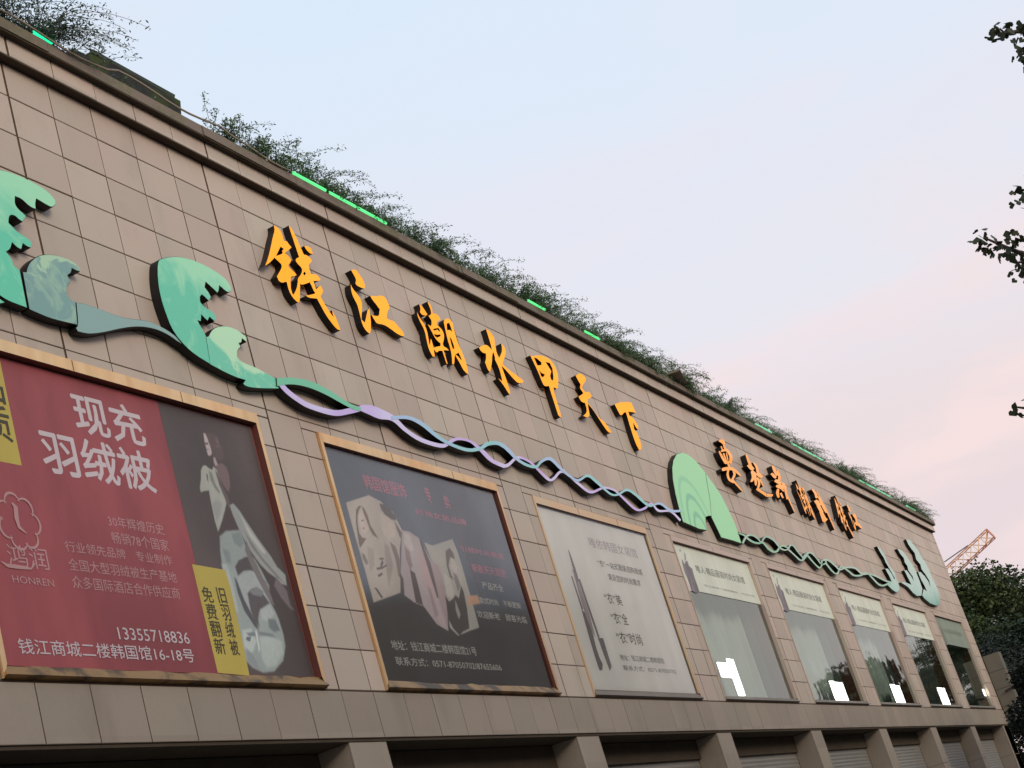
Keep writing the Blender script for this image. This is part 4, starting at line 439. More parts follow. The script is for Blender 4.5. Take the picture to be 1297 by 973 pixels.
# fascia band
cache = {}
for k in range(-10, 70):
    x0, x1 = max(KX(k), XL)+.007, min(KX(k+1), XR)-.007
    if x1-x0 < .05: continue
    key = round(x1-x0, 3); off = rnd.uniform(-.002, .002)
    if key not in cache:
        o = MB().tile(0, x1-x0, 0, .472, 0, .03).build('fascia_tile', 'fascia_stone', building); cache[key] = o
    else:
        o = cache[key].copy(); C.objects.link(o)
    o.location = (x0, YW-.012+off, 4.064)
MB().box(XL, XR, YW+.004, 8.36, 4.03, 4.0605).build('lintel_soffit', 'soffit_stone', building)
MB().box(XL, XR-.002, YW-.007, YW+.004, 4.0615, 4.535).build('fascia_backing', 'joint_mortar', building)
# cornice course, ledge and coping
CZ0, CZ1, LZ1 = 10.594, 10.827, 10.956
mb = MB(); mb.box(XL-.05, XR+.02, 7.906, 8.5, CZ0+.003, CZ1); mb.build('cornice_backing', 'joint_mortar', building)
MB().box(XL-.05, XR+.02, 7.902, 7.934, CZ0-.004, CZ0+.012).build('cornice_drip', 'soffit_stone', building)
MB().box(XL-.05, XR+.08, 7.83, 7.934, CZ1-.016, CZ1+.001).build('ledge_underside_dark', 'soffit_stone', building)  # strip added so the ledge's underside reads dark, shade put in as colour
cache = {}
for k in range(-10, 70):
    g0 = .017 if k in thick else gap; g1 = .017 if k+1 in thick else gap
    x0, x1 = max(KX(k), XL)+g0, min(KX(k+1), XR+.02)-g1
    if x1-x0 < .05: continue
    key = round(x1-x0, 3)
    if key not in cache:
        o = MB().tile(0, x1-x0, 0, CZ1-CZ0-.02, 0, .034).build('cornice_tile', 'wall_stone', building); cache[key] = o
    else:
        o = cache[key].copy(); C.objects.link(o)
    o.location = (x0, 7.9+rnd.uniform(-.002, .002), CZ0+.014)
mb = MB(); seg = 0
xx = XL-.1
while xx < XR+.05:      # ledge slabs with uneven ends
    x2 = min(xx+rnd.choice((1.89, 2.52)), XR+.09); dz = rnd.uniform(-.006, .006); dy = rnd.uniform(-.006, .006)
    if XR+.09-x2 < .4: x2 = XR+.09
    o = MB(); o.box(xx+.009, x2-.009, 7.822+dy, 8.5, CZ1+.002, LZ1+dz); o.box(xx+.004, x2-.004, 7.85+dy, 8.5, LZ1+dz, LZ1+.03+dz); o.build('ledge_slab', 'weathered_coping', building)
    if x2 >= XR+.09: break
    xx = x2
MB().box(XL, XR, 8.5, 8.9, 10.6, 11.0).build('roof_planter', 'weathered_coping', building)
MB().box(XL+.05, XR-.05, 8.1, 8.499, LZ1+.035, LZ1+.045).build('planter_soil', 'ground_earth', building)
# ground floor piers and shutters
PC = [(1.759*8+.709*8*i) for i in range(-2, 8)]
for i, x in enumerate(PC):
    x1 = x+.735
    if x1 > 54.3: x1 = 54.9
    if i == 0: x0_ = XL
    zb = .13; hs = [zb, 1.25, 2.2, 3.12, 4.03]
    for j in range(4):
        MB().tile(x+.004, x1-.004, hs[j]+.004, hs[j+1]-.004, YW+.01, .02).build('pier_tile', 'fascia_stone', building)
        v = MB(); v.box(x+.004, x+.024, YW+.034, 8.43, hs[j]+.004, hs[j+1]-.004); v.build('pier_side_tile', 'fascia_stone', building)
    MB().box(x+.026, x1-.01, YW+.032, 8.46, zb, 4.03).build('pier', 'joint_mortar', building)
MB().box(54.0, 54.9, YW+.01, 8.46, .13, 4.03).build('pier', 'fascia_stone', building)
for i in range(len(PC)):
    x0 = PC[i]+.735; x1 = PC[i+1] if i+1 < len(PC) else 54.0
    if x1-x0 < .5: continue
    v = MB(); z = .15; prof = []
    while z < 3.72: prof += [(8.44, z), (8.432, z+.035), (8.44, z+.07)]; z += .075
    k = 0
    for (y_, z_) in prof: v.v += [(x0+.01, y_, z_), (x1-.001, y_, z_)]
    for j in range(len(prof)-1): v.f.append((2*j, 2*j+1, 2*j+3, 2*j+2))
    sh = v.build('roller_shutter', 'shutter_metal', building)
    MB().box(x0+.01, x1-.001, 8.38, 8.46, 3.73, 4.028).build('shutter_box', 'soffit_stone', building)
# windows
FR = ['gold_frame', 'gold_frame', 'gold_frame', 'pale_gold_frame'] + ['copper_frame']*5
class BarMB(MB):
    def build(s, name, mat, parent=None):
        o = MB.build(s, name, [mat, 'frame_edge'], parent); o.data.polygons[2].material_index = 1 if (mat == 'gold_frame' or name == 'frame_top') else 0; return o  # undersides of the paler top bars painted dark as shadow lines
def bar(pts_out, pts_in, y, yin):
    # quad bar between outer edge (2 pts) and inner edge (2 pts), raised face, inner return
    (a, b), (c, d) = pts_out, pts_in; v = BarMB()
    vs = [(a[0], y, a[1]), (b[0], y, b[1]), (d[0], y, d[1]), (c[0], y, c[1]), (a[0], YW+.03, a[1]), (b[0], YW+.03, b[1]), (d[0], yin, d[1]), (c[0], yin, c[1])]
    v.add(vs, [(0,1,2,3), (1,0,4,5), (3,2,6,7)]); return v
for i, (a, b) in enumerate(WIN):
    w = MB(); yi = YW+.1
    z0, z1 = WZ0, WZ1; t_, s_, bb = (.112, .055, .11) if i < 4 else (.095, .026, .09)
    yin_ = YW+.06 if i != 3 else YW+.012; fdep = .03 if i < 3 else .015
    # deep reveal liner behind the frame
    w.add([(a+.002, YW+.035, z0+.002), (b-.002, YW+.035, z0+.002), (b-.002, YW+.035, z1-.002), (a+.002, YW+.035, z1-.002), (a+.002, 8.345, z0+.002), (b-.002, 8.345, z0+.002), (b-.002, 8.345, z1-.002), (a+.002, 8.345, z1-.002)], [(0,1,5,4), (1,2,6,5), (2,3,7,6), (3,0,4,7)])
    win = w.build('window', 'frame_edge', building)
    yf = YW-fdep; A, B_, C_, D_ = (a, z0), (b, z0), (b, z1), (a, z1); a2_, b2_, c2_, d2_ = (a+s_, z0+bb), (b-s_, z0+bb), (b-s_, z1-t_), (a+s_, z1-t_)
    fm = FR[i]
    bar((D_, C_), (d2_, c2_), yf, yin_).build('frame_top', fm, win)
    bar((A, D_), (a2_, d2_), yf+.001, yin_).build('frame_side', fm, win)
    bar((C_, B_), (c2_, b2_), yf+.001, yin_).build('frame_side', fm, win)
    for fx in ((.36, .71) if i < 4 else (.5,)):      # butt joints in the top bar
        xs__ = a+(b-a)*fx; MB().box(xs__-.004, xs__+.004, yf-.002, yf+.01, z1-t_+.004, z1-.004).build('frame_seam', 'frame_edge', win)
    v = MB(); n_ = 24       # dented sloping sill
    for q in range(n_+1):
        x_o = a+(b-a)*q/n_; x_i = a+s_+(b-a-2*s_)*q/n_; dn = rnd.uniform(-.012, .012) if i < 3 else 0
        v.v += [(x_o, yf-.03, z0+.02), (x_o, YW+.03, z0-.006), (x_i, yf+.03+dn*.5, z0+bb+dn), (x_i, YW+.06, z0+bb+dn)]
    for q in range(n_):
        k = q*4; v.f += [(k, k+4, k+6, k+2), (k+1, k+5, k+4, k), (k+2, k+6, k+7, k+3)]
    v.f += [(0, 2, 1), (4*n_, 4*n_+1, 4*n_+2)]
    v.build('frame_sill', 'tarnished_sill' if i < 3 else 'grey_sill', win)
    if i >= 2 and i != 2 or i == 2:
        v = MB(); v.add([(a+s_-.01, YW+.052, z0+bb-.02), (b-s_+.01, YW+.052, z0+bb-.02), (b-s_+.01, YW+.052, z1-t_+.01), (a+s_-.01, YW+.052, z1-t_+.01)], [(0,1,2,3)])
        if i >= 4: v.build('pane', 'window_glass', win)
        if i in (2, 3): MB().add([(a+s_-.01, YW+.008, z0+bb-.02), (b-s_+.01, YW+.008, z0+bb-.02), (b-s_+.01, YW+.008, z1-t_+.01), (a+s_-.01, YW+.008, z1-t_+.01)], [(0,1,2,3)]).build('pane', 'poster_glass', win)
    if i >= 4:          # room behind
        v = MB(); v.add([(a, 8.36, z0), (b, 8.36, z0), (b, 9.6, z0), (a, 9.6, z0), (a, 8.36, z1), (b, 8.36, z1), (b, 9.6, z1), (a, 9.6, z1)], [(0,1,2,3), (4,7,6,5), (3,2,6,7), (0,3,7,4), (1,5,6,2)])
        v.build('window_niche', 'room_wall', win)
        if i < 7:
            v = MB(); n_ = 60; lo, hi = ((.0, 1.0) if i == 4 else (.0, 1.0) if i == 5 else (.05, .95))
            for q in range(n_+1):
                x = a+.1+(b-a-.2)*(lo+(hi-lo)*q/n_); y_ = 8.5+.06*math.sin(q*.9)+.05*math.sin(q*.37+i); v.v += [(x, y_, z0+.1), (x, y_, z1-.02)]
            for q in range(n_): v.f.append((2*q, 2*q+2, 2*q+3, 2*q+1))
            tag(v.build('curtain', 'curtain'), ['pale curtain hanging behind the fourth window from the left', 'pale curtain behind the fifth window from the left', 'pale curtain behind the sixth window from the left'][i-4], 'curtain', 'curtains behind the glass windows')
def picture(name, x0, x1, z0, z1, y, step, bg, shapes, parent, gain=1.2):
    # printed photograph: soft-edged tones laid over a fine grid and kept as print colour
    import numpy as np
    nx, nz = int((x1-x0)/step)+1, int((z1-z0)/step)+1
    gx, gz = np.meshgrid(np.linspace(x0, x1, nx), np.linspace(z0, z1, nz)); lin = lambda c: np.array([(v/12.92 if v <= .04045 else ((v+.055)/1.055)**2.4) for v in (w/255 for w in c)])
    col = bg(gx, gz)
    for rgb, fe, pts in shapes:
        p = np.array(pts); d2 = np.full(gx.shape, 1e9); ins = np.zeros(gx.shape, bool)
        bx0, bz0 = p.min(0)-fe*3; bx1, bz1 = p.max(0)+fe*3
        for i in range(len(p)):
            a, b = p[i], p[(i+1) % len(p)]; e = b-a; L2 = max((e**2).sum(), 1e-12)
            t_ = np.clip(((gx-a[0])*e[0]+(gz-a[1])*e[1])/L2, 0, 1); d2 = np.minimum(d2, (gx-a[0]-t_*e[0])**2+(gz-a[1]-t_*e[1])**2)
            if abs(e[1]) > 1e-9: ins ^= ((a[1] > gz) != (b[1] > gz)) & (gx < e[0]*(gz-a[1])/e[1]+a[0])
        sd = np.sqrt(d2)*np.where(ins, 1, -1); al = np.clip(.5+sd/(2*fe), 0, 1); al = (al*al*(3-2*al))[..., None]
        col = col*(1-al)+lin(rgb)*gain*al
    me = bpy.data.meshes.new(name); idx_ = np.arange(nx*nz).reshape(nz, nx)
    vs = np.stack([gx, np.full(gx.shape, y), gz], -1).reshape(-1, 3); q = np.stack([idx_[:-1, :-1], idx_[:-1, 1:], idx_[1:, 1:], idx_[1:, :-1]], -1).reshape(-1, 4)
    me.from_pydata(vs.tolist(), [], q.tolist()); at_ = me.color_attributes.new('print', 'FLOAT_COLOR', 'POINT')
    at_.data.foreach_set('color', np.concatenate([col.reshape(-1, 3), np.ones((nx*nz, 1))], 1).astype(np.float32).ravel()); me.materials.append(MATS['print_photo'])
    return link(bpy.data.objects.new(name, me), parent)
# posters
def quad(name, x0, x1, z0, z1, y, mat, parent): return MB().add([(x0,y,z0),(x1,y,z0),(x1,y,z1),(x0,y,z1)], [(0,1,2,3)]).build(name, mat, parent)
def text_part(txt, rect, mat, bold, y, parent):
    if '\n' in txt:
        cs = txt.split('\n'); rx0, rz0, rx1, rz1 = rect; h_ = (rz1-rz0)/len(cs)
        for j, ch in enumerate(cs): text_part(ch, [rx0, rz1-h_*(j+1)+h_*.04, rx1, rz1-h_*j-h_*.04], mat, bold, y, parent)
        return
    cu = bpy.data.curves.new('t', 'FONT'); cu.body = txt; cu.size = 1; cu.resolution_u = 2
    o = bpy.data.objects.new('t', cu); C.objects.link(o)
    dg = bpy.context.evaluated_depsgraph_get(); dg.update(); me0 = bpy.data.meshes.new_from_object(o.evaluated_get(dg))
    bpy.data.objects.remove(o); xs_ = [v.co.x for v in me0.vertices]; ys_ = [v.co.y for v in me0.vertices]
    if not xs_: return None
    x0, x1, y0, y1 = min(xs_), max(xs_), min(ys_), max(ys_); rx0, rz0, rx1, rz1 = rect; mb_ = MB()
    base = [(rx0+(v.co.x-x0)/(x1-x0)*(rx1-rx0), rz0+(v.co.y-y0)/(y1-y0)*(rz1-rz0)) for v in me0.vertices]; fs = [tuple(p.vertices) for p in me0.polygons]
    w_ = bold*(rz1-rz0)*.55; sh = [(0, 0)] if not bold else [(-w_, 0), (w_, 0), (0, w_), (0, -w_), (0, 0)]
    for j, (dx__, dz__) in enumerate(sh): mb_.add([(px_+dx__, y-.00006*j, pz_+dz__) for px_, pz_ in base], fs)
    return mb_.build('lettering', mat, parent)
def shape(name, pts, mat, y, parent, sm=0):
    v = MB(); p_ = [tuple(q) for q in pts]
    if sm: p_ = smooth_wave(p_, 2)
    face_mesh(v, p_, [], y); return v.build(name, mat, parent)
PY = 8.04
def in_win(i): a, b = WIN[i]; return (a+.067, b-.067, WZ0+.122, WZ1-.127) if i < 4 else (a+.037, b-.037, WZ0+.092, WZ1-.102)
def poster(i, label, mat):
    x0, x1, z0, z1 = in_win(i); e_ = empty('poster', ((x0+x1)/2, PY, z0), label, 'poster', 'posters filling the gold window frames')
    v = MB(); v.box(x0, x1, PY+.0, PY+.012, z0, z1); v.build('sheet', mat, e_); return e_, x0, x1, z0, z1
LAY = [0]
def ly(): LAY[0] += 1; return PY-.0008-.00016*LAY[0]
# red poster
p0, x0, x1, z0, z1 = poster(1, 'red and charcoal quilt poster with white lettering, leftmost of the large posters', 'print_red'); LAY[0] = 0
dx = DATA['dark_x']; import numpy as np
picture('dark_panel', dx, x1-.012, z0+.005, z1-.01, ly(), .011, lambda gx, gz: np.ones(gx.shape+(3,))*np.array([.100, .077, .072])*(1+.15*np.sin(gx*3.1+gz*1.3))[..., None], DATA['pic']['w1'], p0)
y_ = DATA['yellow']; 
yl = DATA['yl']; quad('yellow_panel', x0+.002, yl[0], yl[1], z1-.02, ly(), 'print_yellow', p0)
yel = ly(); shape('yellow_panel', [(y_[0], z0+.012)]+[tuple(q) for q in DATA['yr']]+[(y_[0], y_[3])], 'print_yellow', yel, p0)
for t_, rect, c_, bd in DATA['text']['w1']: text_part(t_, rect, 'print_'+c_, bd, ly(), p0)
pz = DATA['pz']; text_part('高\n品\n质', [pz[0]-.30, pz[1], pz[0], pz[1]+1.02], 'print_ink', .02, ly(), p0)
# emblem: ring of petals round a curved stroke
def ribbon_strip(pts, w, y, mat, parent, name='emblem'):
    v = MB(); P_ = [Vector(p) for p in pts]; n_ = len(P_)
    for j, p in enumerate(P_):
        t_ = (P_[min(j+1, n_-1)]-P_[max(j-1, 0)]).normalized(); q = Vector((-t_.y, t_.x))*(w if isinstance(w, (int, float)) else w[j])/2
        v.v += [(p.x+q.x, y, p.y+q.y), (p.x-q.x, y, p.y-q.y)]
    for j in range(n_-1): v.f.append((2*j, 2*j+1, 2*j+3, 2*j+2))
    return v.build(name, mat, parent)
ec = Vector((DATA['emb'][0][0], DATA['emb'][0][1])); er = DATA['emb_r']
for k in range(7):
    an = math.pi/2+k*2*math.pi/7+.2; cc = ec+Vector((math.cos(an)*er*.62, math.sin(an)*er*.62)); pts = []
    for j in range(9):
        b_ = an-1.55+3.1*j/8; pts.append((cc.x+math.cos(b_)*er*.36, cc.y+math.sin(b_)*er*.36))
    ribbon_strip(pts, [.008+.016*math.sin(math.pi*j/8) for j in range(9)], ly(), 'print_pale', p0)
ribbon_strip([(ec.x-.04, ec.y+er*.62), (ec.x-.005, ec.y+er*.5), (ec.x-.02, ec.y+er*.1), (ec.x-.01, ec.y-er*.2), (ec.x+.06, ec.y-er*.38)], [.02, .05, .05, .035, .01], ly(), 'print_pale', p0)
ribbon_strip(DATA['swoosh'], [.01, .03, .035, .03, .015, .008], ly(), 'print_pale', p0)
# slate poster
p1, x0, x1, z0, z1 = poster(2, 'slate grey poster with a collage of fashion photographs and pink lettering', 'print_slate'); LAY[0] = 0
def slate(gx, gz):  # reflections painted into the background: bluish sky above, dark trees below
    t_ = np.clip((gz-DATA['w2split']+.05+.06*np.sin(gx*2.2))/.35, 0, 1)[..., None]; t_ = t_*t_*(3-2*t_)
    return np.array([.110, .110, .113])*(1-t_)+np.array([.185, .225, .285])*t_*(1+.12*np.sin(gx*2.6+gz*1.1)[..., None])
picture('printed_photo_reflection', x0, x1, z0, z1, ly(), .013, slate, DATA['pic']['w2'], p1, 1.75)
for t_, rect, c_, bd in DATA['text']['w2']: text_part(t_, rect, 'print_'+c_, bd, ly(), p1)
p2, x0, x1, z0, z1 = poster(3, 'off-white poster with black lettering and two slender dark legs', 'print_offwhite'); LAY[0] = 0
for n_, pts in DATA['img']['w3']: shape('printed_figure', pts, 'print_'+n_, ly(), p2, 1)
for t_, rect, c_, bd in DATA['text']['w3']: text_part(t_, rect, 'print_'+c_, bd, ly(), p2)
for i in (0,):
    p_, *_r = poster(0, 'plain dark poster in the window at the far left end of the hall', 'print_dark')
# banners in windows 4-8
BL = ['cream banner with a standing figure across the top of the fourth window', 'cream banner across the top of the fifth window from the left', 'cream banner across the top of the sixth window from the left', 'cream banner across the top of the seventh window, second from the far corner', 'banner in the last window by the far corner, shade painted in greyish green']
bz = DATA['banner_z']
for i in range(4, 9):
    x0, x1, z0, z1 = in_win(i); off = WIN[i][0]-WIN[4][0]
    e_ = empty('banner', ((x0+x1)/2, PY, bz), BL[i-4], 'banner', 'banners across the tops of the glass windows')
    bm = 'print_banner' if i < 8 else 'print_banner_shaded'  # last banner: shade and reflection put into a darker, greener colour
    v = MB(); v.box(x0+.01, x1, PY, PY+.006, bz+(.02 if i % 2 else 0), z1); v.build('sheet', bm, e_); LAY[0] = 0
    for n_, pts in DATA['img']['w4']: shape('printed_figure', [(q[0]+off, q[1]) for q in pts], 'print_'+n_ if i < 8 else 'print_softink', ly(), e_, 1)
    for t_, rect, c_, bd in DATA['text']['w4']: text_part(t_, [rect[0]+off, rect[1], rect[2]+off, rect[3]], 'print_'+c_, bd, ly(), e_)
# light boxes glowing behind the last five windows
LB = ['bright lit panel behind the fourth window, stepped in outline', 'bright row of lit bars behind the fifth window', 'bright pair of lit panels behind the sixth window', 'bright rectangular lit panel behind the seventh window', 'bright broken lit panel behind the last window']
for k, (x, z) in enumerate(DATA['lamps']):
    e_ = empty('light_panel', (x, 8.12, z-.2), LB[k], 'lamp', 'lit panels behind the glass windows')
    if k == 0: bars = [(-.55, .05, .02, .28), (.05, .40, -.30, .36)]
    elif k == 1: bars = [(-.50, -.12, -.22, .24), (-.08, .22, -.24, .22), (.26, .58, -.24, .22)]
    elif k == 2: bars = [(-.48, .02, -.25, .25), (.05, .50, -.27, .23)]
    elif k == 3: bars = [(-.5, .55, -.26, .26)]
    else: bars = [(-.45, -.02, .0, .22), (.0, .24, -.22, .26)]
    v = MB(); w_ = MB()
    for (a, b, c, d) in bars: v.box(x+a, x+b, 8.10, 8.12, z+c, z+d); w_.box(x+a-.02, x+b+.02, 8.122, 8.14, z+c-.02, z+d+.02)
    v.build('diffuser', 'lamp_white', e_); w_.build('housing', 'room_wall', e_)

# ================================================================== raised lettering
def channel_letter(name, parts, label, group, mat, depth=.085, edge=True):
    xs_ = [q[0] for a, _ in parts for q in a]; zs_ = [q[1] for a, _ in parts for q in a]
    e_ = empty('channel_letter', ((min(xs_)+max(xs_))/2, YW, min(zs_)), label, 'letter', group)
    f_ = MB(); s_ = MB(); yf = YW-.012-depth
    for j, (a, hs) in enumerate(parts):
        a = smooth_wave([tuple(q) for q in a], 1); hs = [[tuple(q) for q in h] for h in hs]; y = yf+.0016*(j % 9)
        face_mesh(f_, a, hs, y); side_mesh(s_, a, hs, y+.0005, YW-.004)
    f_.build('letter_face', mat, e_); s_.build('letter_return', 'sign_return', e_); return e_
orders = ['first', 'second', 'third', 'fourth', 'fifth', 'sixth', 'last']
desc = ['gold radical beside many crossing strokes', 'water dots beside a thick hooked stroke', 'dense with three narrow columns', 'a central hooked stroke with splayed sides', 'rounded box over a long stem', 'thin waist over two splayed legs', 'thick top bar over a stem']
for k, (n_, parts) in enumerate(DATA['big']):
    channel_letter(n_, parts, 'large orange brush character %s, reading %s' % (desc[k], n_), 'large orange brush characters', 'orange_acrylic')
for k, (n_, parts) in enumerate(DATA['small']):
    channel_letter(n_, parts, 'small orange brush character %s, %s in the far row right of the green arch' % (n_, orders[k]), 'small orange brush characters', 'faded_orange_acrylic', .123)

# ================================================================== wave ornaments
W = DATA['waves']
def relief(e_, key, mat, depth=.1, sm=1, dy=0):
    p_ = smooth_wave([tuple(q) for q in W[key]], 2) if sm else [tuple(q) for q in W[key]]
    f_ = MB(); s_ = MB(); face_mesh(f_, inset(p_, .006), [], YW-depth+dy); side_mesh(s_, p_, [], YW-depth+.006+dy, YW-.004)
    f_.build('face_panel', mat, e_)
    fr_ = MB(); pi = inset(p_, .012); n_ = len(p_); fr_.v = [(x, YW-depth+.006+dy, z) for x, z in p_]+[(x, YW-depth+.006+dy, z) for x, z in pi]
    fr_.f = [(j, (j+1) % n_, n_+(j+1) % n_, n_+j) for j in range(n_)]
    k = len(s_.v); s_.v += fr_.v; s_.f += [tuple(q+k for q in f__) for f__ in fr_.f]
    s_.build('edge_return', 'sign_return', e_)
def cpt(keys): xs_ = [q[0] for k in keys for q in W[k]]; zs_ = [q[1] for k in keys for q in W[k]]; return ((min(xs_)+max(xs_))/2, YW, min(zs_))
e_ = empty('wave_sign', cpt(['w1', 'w1b']), 'huge green curling wave relief cut off by the left edge of the picture', 'wave sign', 'green wave reliefs'); relief(e_, 'w1', 'wave_green_big'); relief(e_, 'w1t', 'wave_green_low', .09)
relief(e_, 'w1b', 'wave_green_grey', .098); relief(e_, 'w1c', 'wave_tail_grey', .095)
e_ = empty('wave_sign', cpt(['w2', 'w2b']), 'green curling wave relief with a smaller crest, left of the large orange characters', 'wave sign', 'green wave reliefs'); relief(e_, 'w2', 'wave_green', .105); relief(e_, 'w2b', 'wave_green_low', .1)
e_ = empty('wave_sign', cpt(['am', 'a2']), 'pale green arch shaped relief between the large and the small characters', 'wave sign', 'green wave reliefs'); relief(e_, 'am', 'arch_green', .105, 0); relief(e_, 'a2', 'arch_green', .1, 0)
e_ = empty('wave_sign', cpt(['r1']), 'small teal splash relief with thin tongues, at the end of the green braid', 'wave sign', 'green wave reliefs'); relief(e_, 'r1', 'splash_green', sm=0)
e_ = empty('wave_sign', cpt(['r2']), 'middle teal splash relief with a jagged left edge near the far corner', 'wave sign', 'green wave reliefs'); relief(e_, 'r2', 'splash_green', sm=0)
e_ = empty('wave_sign', cpt(['r3']), 'tallest teal splash relief, nearest to the far corner of the hall', 'wave sign', 'green wave reliefs'); relief(e_, 'r3', 'splash_green', sm=0)
def braid(label, sets, loc):
    e_ = empty('braided_ribbon', loc, label, 'wave sign', 'braided ribbons under the characters')
    for j, (key, mat) in enumerate(sets):
        for k, p_ in enumerate(DATA[key]):
            f_ = MB(); s_ = MB(); n_ = len(p_)//2; y = YW-.115+.003*j+.0011*k; A_ = p_[:n_]; B_ = p_[n_:][::-1]
            # resample the strip smoothly
            def cr_(P_):
                o_ = []
                for i in range(len(P_)-1):
                    p0_, p1_, p2_, p3_ = (Vector(P_[max(i-1, 0)]), Vector(P_[i]), Vector(P_[i+1]), Vector(P_[min(i+2, len(P_)-1)]))
                    for q in range(5):
                        u = q/5; o_.append(.5*((2*p1_)+(p2_-p0_)*u+(2*p0_-5*p1_+4*p2_-p3_)*u*u+(3*p1_-p0_-3*p2_+p3_)*u*u*u))
                return o_+[Vector(P_[-1])]
            A_, B_ = cr_(A_), cr_(B_); n_ = len(A_)
            f_.v = [(q.x, y, q.y) for q in A_]+[(q.x, y, q.y) for q in B_]; f_.f = [(i, i+1, n_+i+1, n_+i) for i in range(n_-1)]
            s_.v = [(q.x, y+.001, q.y) for q in A_]+[(q.x, y+.001, q.y) for q in B_]+[(q.x, YW-.004, q.y) for q in A_]+[(q.x, YW-.004, q.y) for q in B_]
            s_.f = [(i, i+1, 2*n_+i+1, 2*n_+i) for i in range(n_-1)]+[(n_+i, n_+i+1, 3*n_+i+1, 3*n_+i) for i in range(n_-1)]+[(0, n_, 3*n_, 2*n_), (n_-1, 2*n_-1, 4*n_-1, 3*n_-1)]
            f_.build('ribbon_face', 'teal_green_start' if (key == 'teal' and k == 0) else mat, e_); s_.build('ribbon_return', 'sign_return', e_)
braid('teal and lilac twisted ribbon relief running under the large orange characters', [('teal', 'teal_ribbon'), ('lilac', 'lilac_ribbon')], (20, YW, 7))
braid('thin green twisted ribbon relief running right from the green arch', [('greenA', 'pale_green_ribbon'), ('greenB', 'green_ribbon')], (40, YW, 7))

# ================================================================== lit strips along the roof ledge
ll = ['short lit strip light glowing cyan to green at the left end of the ledge', 'first of three lit green strips in a row above the first large character', 'middle one of three lit green strips in a row on the ledge', 'last of three lit green strips in a row on the ledge', 'short lit green strip half hidden in shrubs above the fourth large character', 'short lit green strip just before the tilted pale ledge piece', 'lit green strip above the gap before the small characters', 'long lit green strip above the second small character', 'very short lit green strip above the last small characters', 'faint long green strip near the far end of the ledge', 'faint green strip at the far corner of the ledge']
for k, (a, b) in enumerate(DATA['led']):
    e_ = empty('strip_light', ((a+b)/2, 7.83, LZ1+.01), ll[k], 'strip light', 'strip lights along the roof ledge')
    r_ = .024 if k < 4 else .02; z = LZ1+.035
    MB().tube([(a, 7.83, z), (a+(b-a)*.5, 7.83, z), (b, 7.83, z)], r_, 8).build('tube', 'led_cyan' if k == 0 else 'led_green' if k < 6 else 'led_dim', e_)
    MB().box(a-.05, b+.05, 7.835, 7.875, LZ1+.031, LZ1+.05).build('bracket', 'pipe_dark', e_)
# pale cable sagging along the ledge
v = MB(); pts = []
for q in range(34):
    x = 9.2+q*.2; pts.append((x, 7.80, LZ1+.03+.035*math.cos(q*.7)*(1 if q < 40 else .3)+(.05 if 16 < q < 27 else 0)))
v.tube(pts, .012, 5); tag(v.build('cable', 'cable_pale'), 'pale cable sagging along the edge of the roof ledge at left', 'cable')
# tilted slab on the ledge
v = MB(); v.box(-.45, .45, -.2, .2, -.02, .02); o = v.build('loose_slab', 'weathered_coping'); o.location = (29.6, 7.86, LZ1+.06); o.rotation_euler = (0, math.radians(3), math.radians(12)); tag(o, 'loose grey slab lying askew on the roof ledge beside a green strip', 'slab')
# mossy panel at the roof edge
S_ = DATA['slab']; e_ = empty('roof_panel', (12, 8.6, 11), 'dark mossy panel standing on the roof behind the ledge, left end', 'roof panel')
v = MB(); xa, xb = 12.75, S_[1][0]-.2; za, zb_ = 11.05, 11.83
v.add([(xa, 8.28, za), (xb-.22, 8.28, za), (xb, 8.30, zb_-.1), (xb, 8.38, zb_), (13.1, 8.38, zb_), (12.95, 8.38, zb_-.12), (xa, 8.36, zb_-.12), (xa, 9.3, za), (xb-.2, 9.3, za), (xb, 9.4, zb_), (13.1, 9.4, zb_), (xa, 9.4, zb_-.12)],
      [(0,1,2,6), (6,2,3,4,5), (1,8,9,3,2), (3,9,10,4), (4,10,11,6,5), (0,6,11,7), (7,11,10,9,8)])
v.build('panel_body', 'mossy_panel', e_)
v = MB(); v.tube([(13.1, 8.375, zb_), (xb, 8.375, zb_)], .03, 4); v.build('top_rail', 'mossy_edge', e_)

